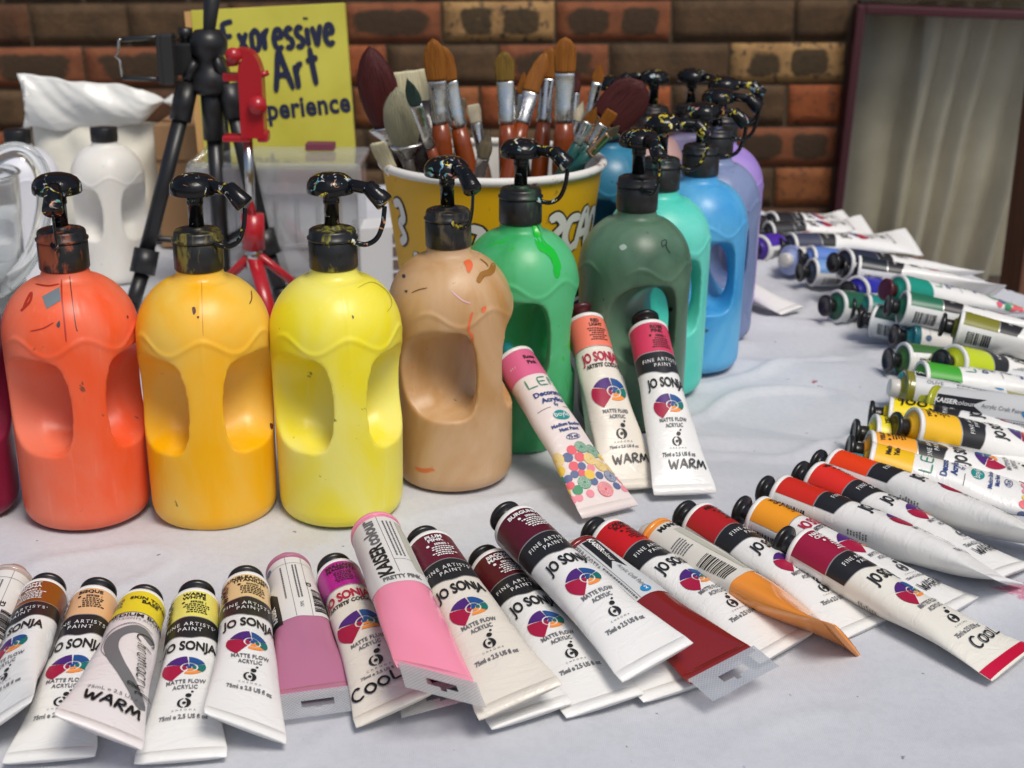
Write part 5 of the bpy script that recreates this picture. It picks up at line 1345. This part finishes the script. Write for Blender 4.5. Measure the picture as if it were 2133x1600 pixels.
# ------------------------------------------------------------------ clear box, sign, carton
def build_box():
    zt = .153; f1, f2 = at(420, 618), at(752, 612); f1.z = f2.z = 0
    wv = f2.x-f1.x; cx = (f1.x+f2.x)/2; yf = f1.y; dp = .10
    root = empty('storage_box', (cx, yf+dp/2, 0)); tag(root, 'clear plastic storage box with ribbed sides and lid', 'storage box')
    m = clear_mat('clear_box_plastic', (.95, .96, .97), .22, .26, .10)
    def wall(x0, y0, x1, y1):
        mb_.box(((x0+x1)/2, (y0+y1)/2, zt/2), (max(.0025, abs(x1-x0)), max(.0025, abs(y1-y0)), zt-.002), m)
    mb_ = MB(); hw, hd = wv/2, dp/2
    wall(-hw, -hd, hw, -hd); wall(-hw, hd, hw, hd); wall(-hw, -hd+.003, -hw, hd-.003); wall(hw, -hd+.003, hw, hd-.003)
    mb_.box((0, 0, .0015), (wv-.004, dp-.004, .003), m)
    for i in range(7):
        x = -hw+.02+i*(wv-.04)/6; mb_.box((x, -hd-.0025, zt*.60), (.004, .003, zt*.34), m, .001)
    mb_.box((0, -hd-.003, zt*.42), (wv-.01, .004, .005), m, .001)
    mb_.build('tub', root)
    mb = MB(); mb.box((0, 0, zt+.004), (wv+.012, dp+.012, .008), m, .003); mb.box((0, -hd-.007, zt-.012), (wv+.014, .003, .03), m, .001); mb.build('lid', root)
    # things kept inside
    return cx, yf, dp, zt, wv
bx, byf, bdp, bzt, bwv = build_box()
mb = MB(); mpk = mat('plum_card', (.16, .03, .06), .6); q = aty(668, 310, byf+bdp*.72); mb.box((q.x, q.y, bzt+.0085+.006), (.034, .022, .008), mpk, .001)
tag(mb.build('card_packet'), 'small plum coloured card packet on the clear box lid', 'packet')
def build_sign():
    Y = byf+bdp+.045
    A, Bq, Cq = aty(392, 22, Y+.02), aty(712, 6, Y+.02), aty(744, 320, Y)
    zb = bzt+.0100
    D = A + (Cq-Bq)
    root = empty('signboard', ((A+Bq+Cq+D)/4)); tag(root, 'yellow painted signboard lettered Expressive Art Experience', 'sign')
    ux = (Bq-A); uy = (Bq-Cq); W_, Hh = ux.length, uy.length; X = ux.normalized(); Yv = (uy - X*uy.dot(X)).normalized(); Z = X.cross(Yv)
    c = A + ux*.5 - uy*.5
    M = Matrix(((X.x, Yv.x, Z.x, c.x), (X.y, Yv.y, Z.y, c.y), (X.z, Yv.z, Z.z, c.z), (0, 0, 0, 1))); root.matrix_world = M
    my = mat('sign_yellow', lin('#cfc84a'), .6); g = NG(my); v = g.coord(); f, _ = g.noise(v, 9, 5); g.link(g.mix(g.ramp(f, [(.3, 0), (.7, 1)]), lin('#d6cf55'), lin('#bdb43a')), g.b.inputs['Base Color'])
    nv = mat('sign_navy', (.012, .016, .05), .5)
    mb = MB(); mb.box((0, 0, -.008), (W_, Hh, .016), my, .001)
    wood_ = mat('raw_pine', lin('#c99a5e'), .7); mb.box((-W_/2-.004, 0, -.010), (.0078, Hh-.002, .0195), wood_)
    sc = W_/330.0
    k = 0
    def lay(s_, x, y, h, wd, xs=1.0, rot=0.0):
        nonlocal k
        for V, F in hand2d(s_, h, wd, xs, 'L'):
            k += 1; c_, n_ = math.cos(rot), math.sin(rot)
            mb.add([(x+p[0]*c_-p[1]*n_, y+p[0]*n_+p[1]*c_, .0006+.00004*k+1e-6*i) for i, p in enumerate(V)], F, nv, False)
    px = lambda x, y: (W_*((x-392)/322.0-.5), Hh*(.5-(y-18)/312.0))
    x, y = px(454, 110); lay('Expressive', x, y, .0375, .0066, .57, R_(2.4))
    x, y = px(556, 194); lay('Art', x, y, .047, .0072, .62, R_(6))
    V, F = text2d('Experience', .0235, 1, .86, .03, 'L', width=.134); x, y = px(484, 252); c_, n_ = math.cos(R_(3)), math.sin(R_(3))
    mb.add([(x+p[0]*c_-p[1]*n_, y+p[0]*n_+p[1]*c_, .0008) for p in V], F, nv, False)
    mb.build('board', root)
    mb = MB(); ft = (D+Cq)/2; mb.box((0, -Hh/2-.0005, -.03), (W_*.9, .004, .05), wood_); mb.build('foot_ledge', root)
    for sx in (-.32, .32):
        mb = MB(); lg = .30; mb.box((W_*sx, -Hh/2-.004-lg/2+.0, -.026), (.018, lg, .010), wood_, .001); mb.build('easel_leg', root)
build_sign()
def build_carton():
    p = at(786, 612); mw_ = mat('white_carton', (.68, .69, .71), .6); br = mat('carton_brown', (.16, .11, .09), .6)
    mb = MB(); mb.box((0, 0, .04), (.055, .05, .08), mw_, .001)
    for i in range(4): mb.box((.0285, -.0, .018+.016*i), (.0012, .034, .011), br); mb.box((.019, -.0256, .018+.016*i), (.012, .0012, .011), br)
    o = mb.build('small_carton'); o.location = (p.x, p.y+.03, 0); o.rotation_euler = (0, 0, R_(15))
    tag(o, 'small white carton with brown printed strips beside the bucket', 'carton')
build_carton()
def build_cardboard():
    Y = 1.86; m = mat('corrugated_card', lin('#a98560'), .8); g = NG(m); v = g.coord(); f, _ = g.noise(v, 20, 5); g.link(g.mix(f, lin('#b08a62'), lin('#8c6a48')), g.b.inputs['Base Color'])
    a, b_ = aty(318, 262, Y), aty(472, 262, Y)
    mb = MB(); h = a.z; mb.box((0, 0, h/2), (b_.x-a.x, .12, h), m, .002); mb.box((0, -.0615, h-.022), (b_.x-a.x-.004, .003, .044), m)
    o = mb.build('cardboard_box'); o.location = ((a.x+b_.x)/2, Y+.06, 0); tag(o, 'plain brown cardboard box behind the tripod', 'box')
build_cardboard()
# ------------------------------------------------------------------ white bag, clear jug
def build_bag():
    Y = 1.86; root = empty('plastic_bag', (aty(175, 400, Y).x, Y+.05, 0)); tag(root, 'big white plastic refill bag with crumpled folded top', 'bag')
    m = mat('cream_bag_film', (.74, .71, .60), .4, spec=.45); g = NG(m); v = g.coord(); f, _ = g.noise(v, 12, 4); g.bump(f, .35, .01)
    m2 = mat('white_bag_film', (.78, .78, .74), .28, spec=.5); g = NG(m2); v = g.coord(); f, _ = g.noise(g.mapping(v, scale=(1, 1, 2.2)), 9, 3, .45, 1.6); g.bump(f, .30, .012)
    x0, x1 = aty(45, 300, Y).x, aty(318, 300, Y).x; zt = aty(150, 270, Y).z; zs = aty(150, 160, Y).z
    mb = MB(); NX, NZ = 40, 26; vs = []; fs = []
    for side in (-1, 1):
        o = len(vs)
        for i in range(NX):
            u = i/(NX-1)
            for k in range(NZ):
                t = k/(NZ-1); x = x0+(x1-x0)*u - root.location.x; z = zt*t+.001
                th = .055*math.sin(math.pi*u)**.6*(math.cos(t*1.35)**.8) + .006*noise.noise(Vector((u*5, t*5, side)))
                vs.append((x, side*max(.001, th), z))
        for i in range(NX-1):
            for k in range(NZ-1):
                a = o+i*NZ+k; q = (a, a+NZ, a+NZ+1, a+1); fs.append(q if side < 0 else q[::-1])
    mb.add(vs, fs, m); mb.build('bag_body', root)
    # folded, crumpled neck
    mb = MB(); vs = []; fs = []; NX, NZ = 70, 22; xr = aty(352, 215, Y).x; xl = aty(24, 200, Y).x
    for i in range(NX):
        u = i/(NX-1)
        for k in range(NZ):
            t = k/(NZ-1)
            x = xl+(xr-xl)*u - root.location.x
            ztop = zs - .022*u - .02*max(0, u-.8)/.2 + .004*noise.noise(Vector((u*7, 0, 5)))
            zlow = zt - .004 + .016*max(0, u-.55)/.45 + .030*max(0, u-.78)/.22 + .005*noise.noise(Vector((u*6, 3, 5)))
            z = zlow+(ztop-zlow)*t
            y = -.020 - .012*math.sin(math.pi*t) + .008*noise.noise(Vector((u*4, t*1.5+u*3, 1))) + .0022*noise.noise(Vector((u*14+t*5, t*3, 7)))
            if u < .04: x += .01*math.sin(math.pi*t)
            vs.append((x, y, z))
    for i in range(NX-1):
        for k in range(NZ-1):
            a = i*NZ+k; fs.append((a, a+NZ, a+NZ+1, a+1))
    mb.add(vs, fs, m2); o = mb.build('bag_neck', root)
    sd_ = o.modifiers.new('t', 'SOLIDIFY'); sd_.thickness = .002
build_bag()
def build_jug():
    Y = 1.49; root = empty('clear_jug', (aty(-60, 560, Y).x, Y, 0)); tag(root, 'clear plastic measuring jug with looped handle cut by the left edge', 'jug')
    m = bpy.data.materials.new('clear_jug_plastic'); m.use_nodes = True; b = m.node_tree.nodes['Principled BSDF']
    b.inputs['Transmission Weight'].default_value = .9; b.inputs['Roughness'].default_value = .06; b.inputs['IOR'].default_value = 1.45; b.inputs['Base Color'].default_value = (.93, .95, .93, 1)
    mb = MB(); zt = .17
    mb.lathe([(.0001, .002), (.050, .002), (.054, .008), (.060, zt), (.0625, zt+.001), (.0600, zt+.003), (.0575, zt-.002), (.0515, .010), (.0001, .008)], m, 48); mb.build('jug_body', root)
    P = lambda x, y, d=0: aty(x, y, Y-.03+d) - root.location
    mb = MB(); pts = smooth_path([P(-30, 345), P(0, 322), P(35, 312), P(66, 326), P(88, 362), P(94, 412), P(86, 470), P(66, 530), P(30, 580), P(-10, 610)], 6)
    mb.tube(pts, .0088, m, 16, flat=.7, up=Vector((0, 1, 0))); mb.build('jug_handle', root)
build_jug()
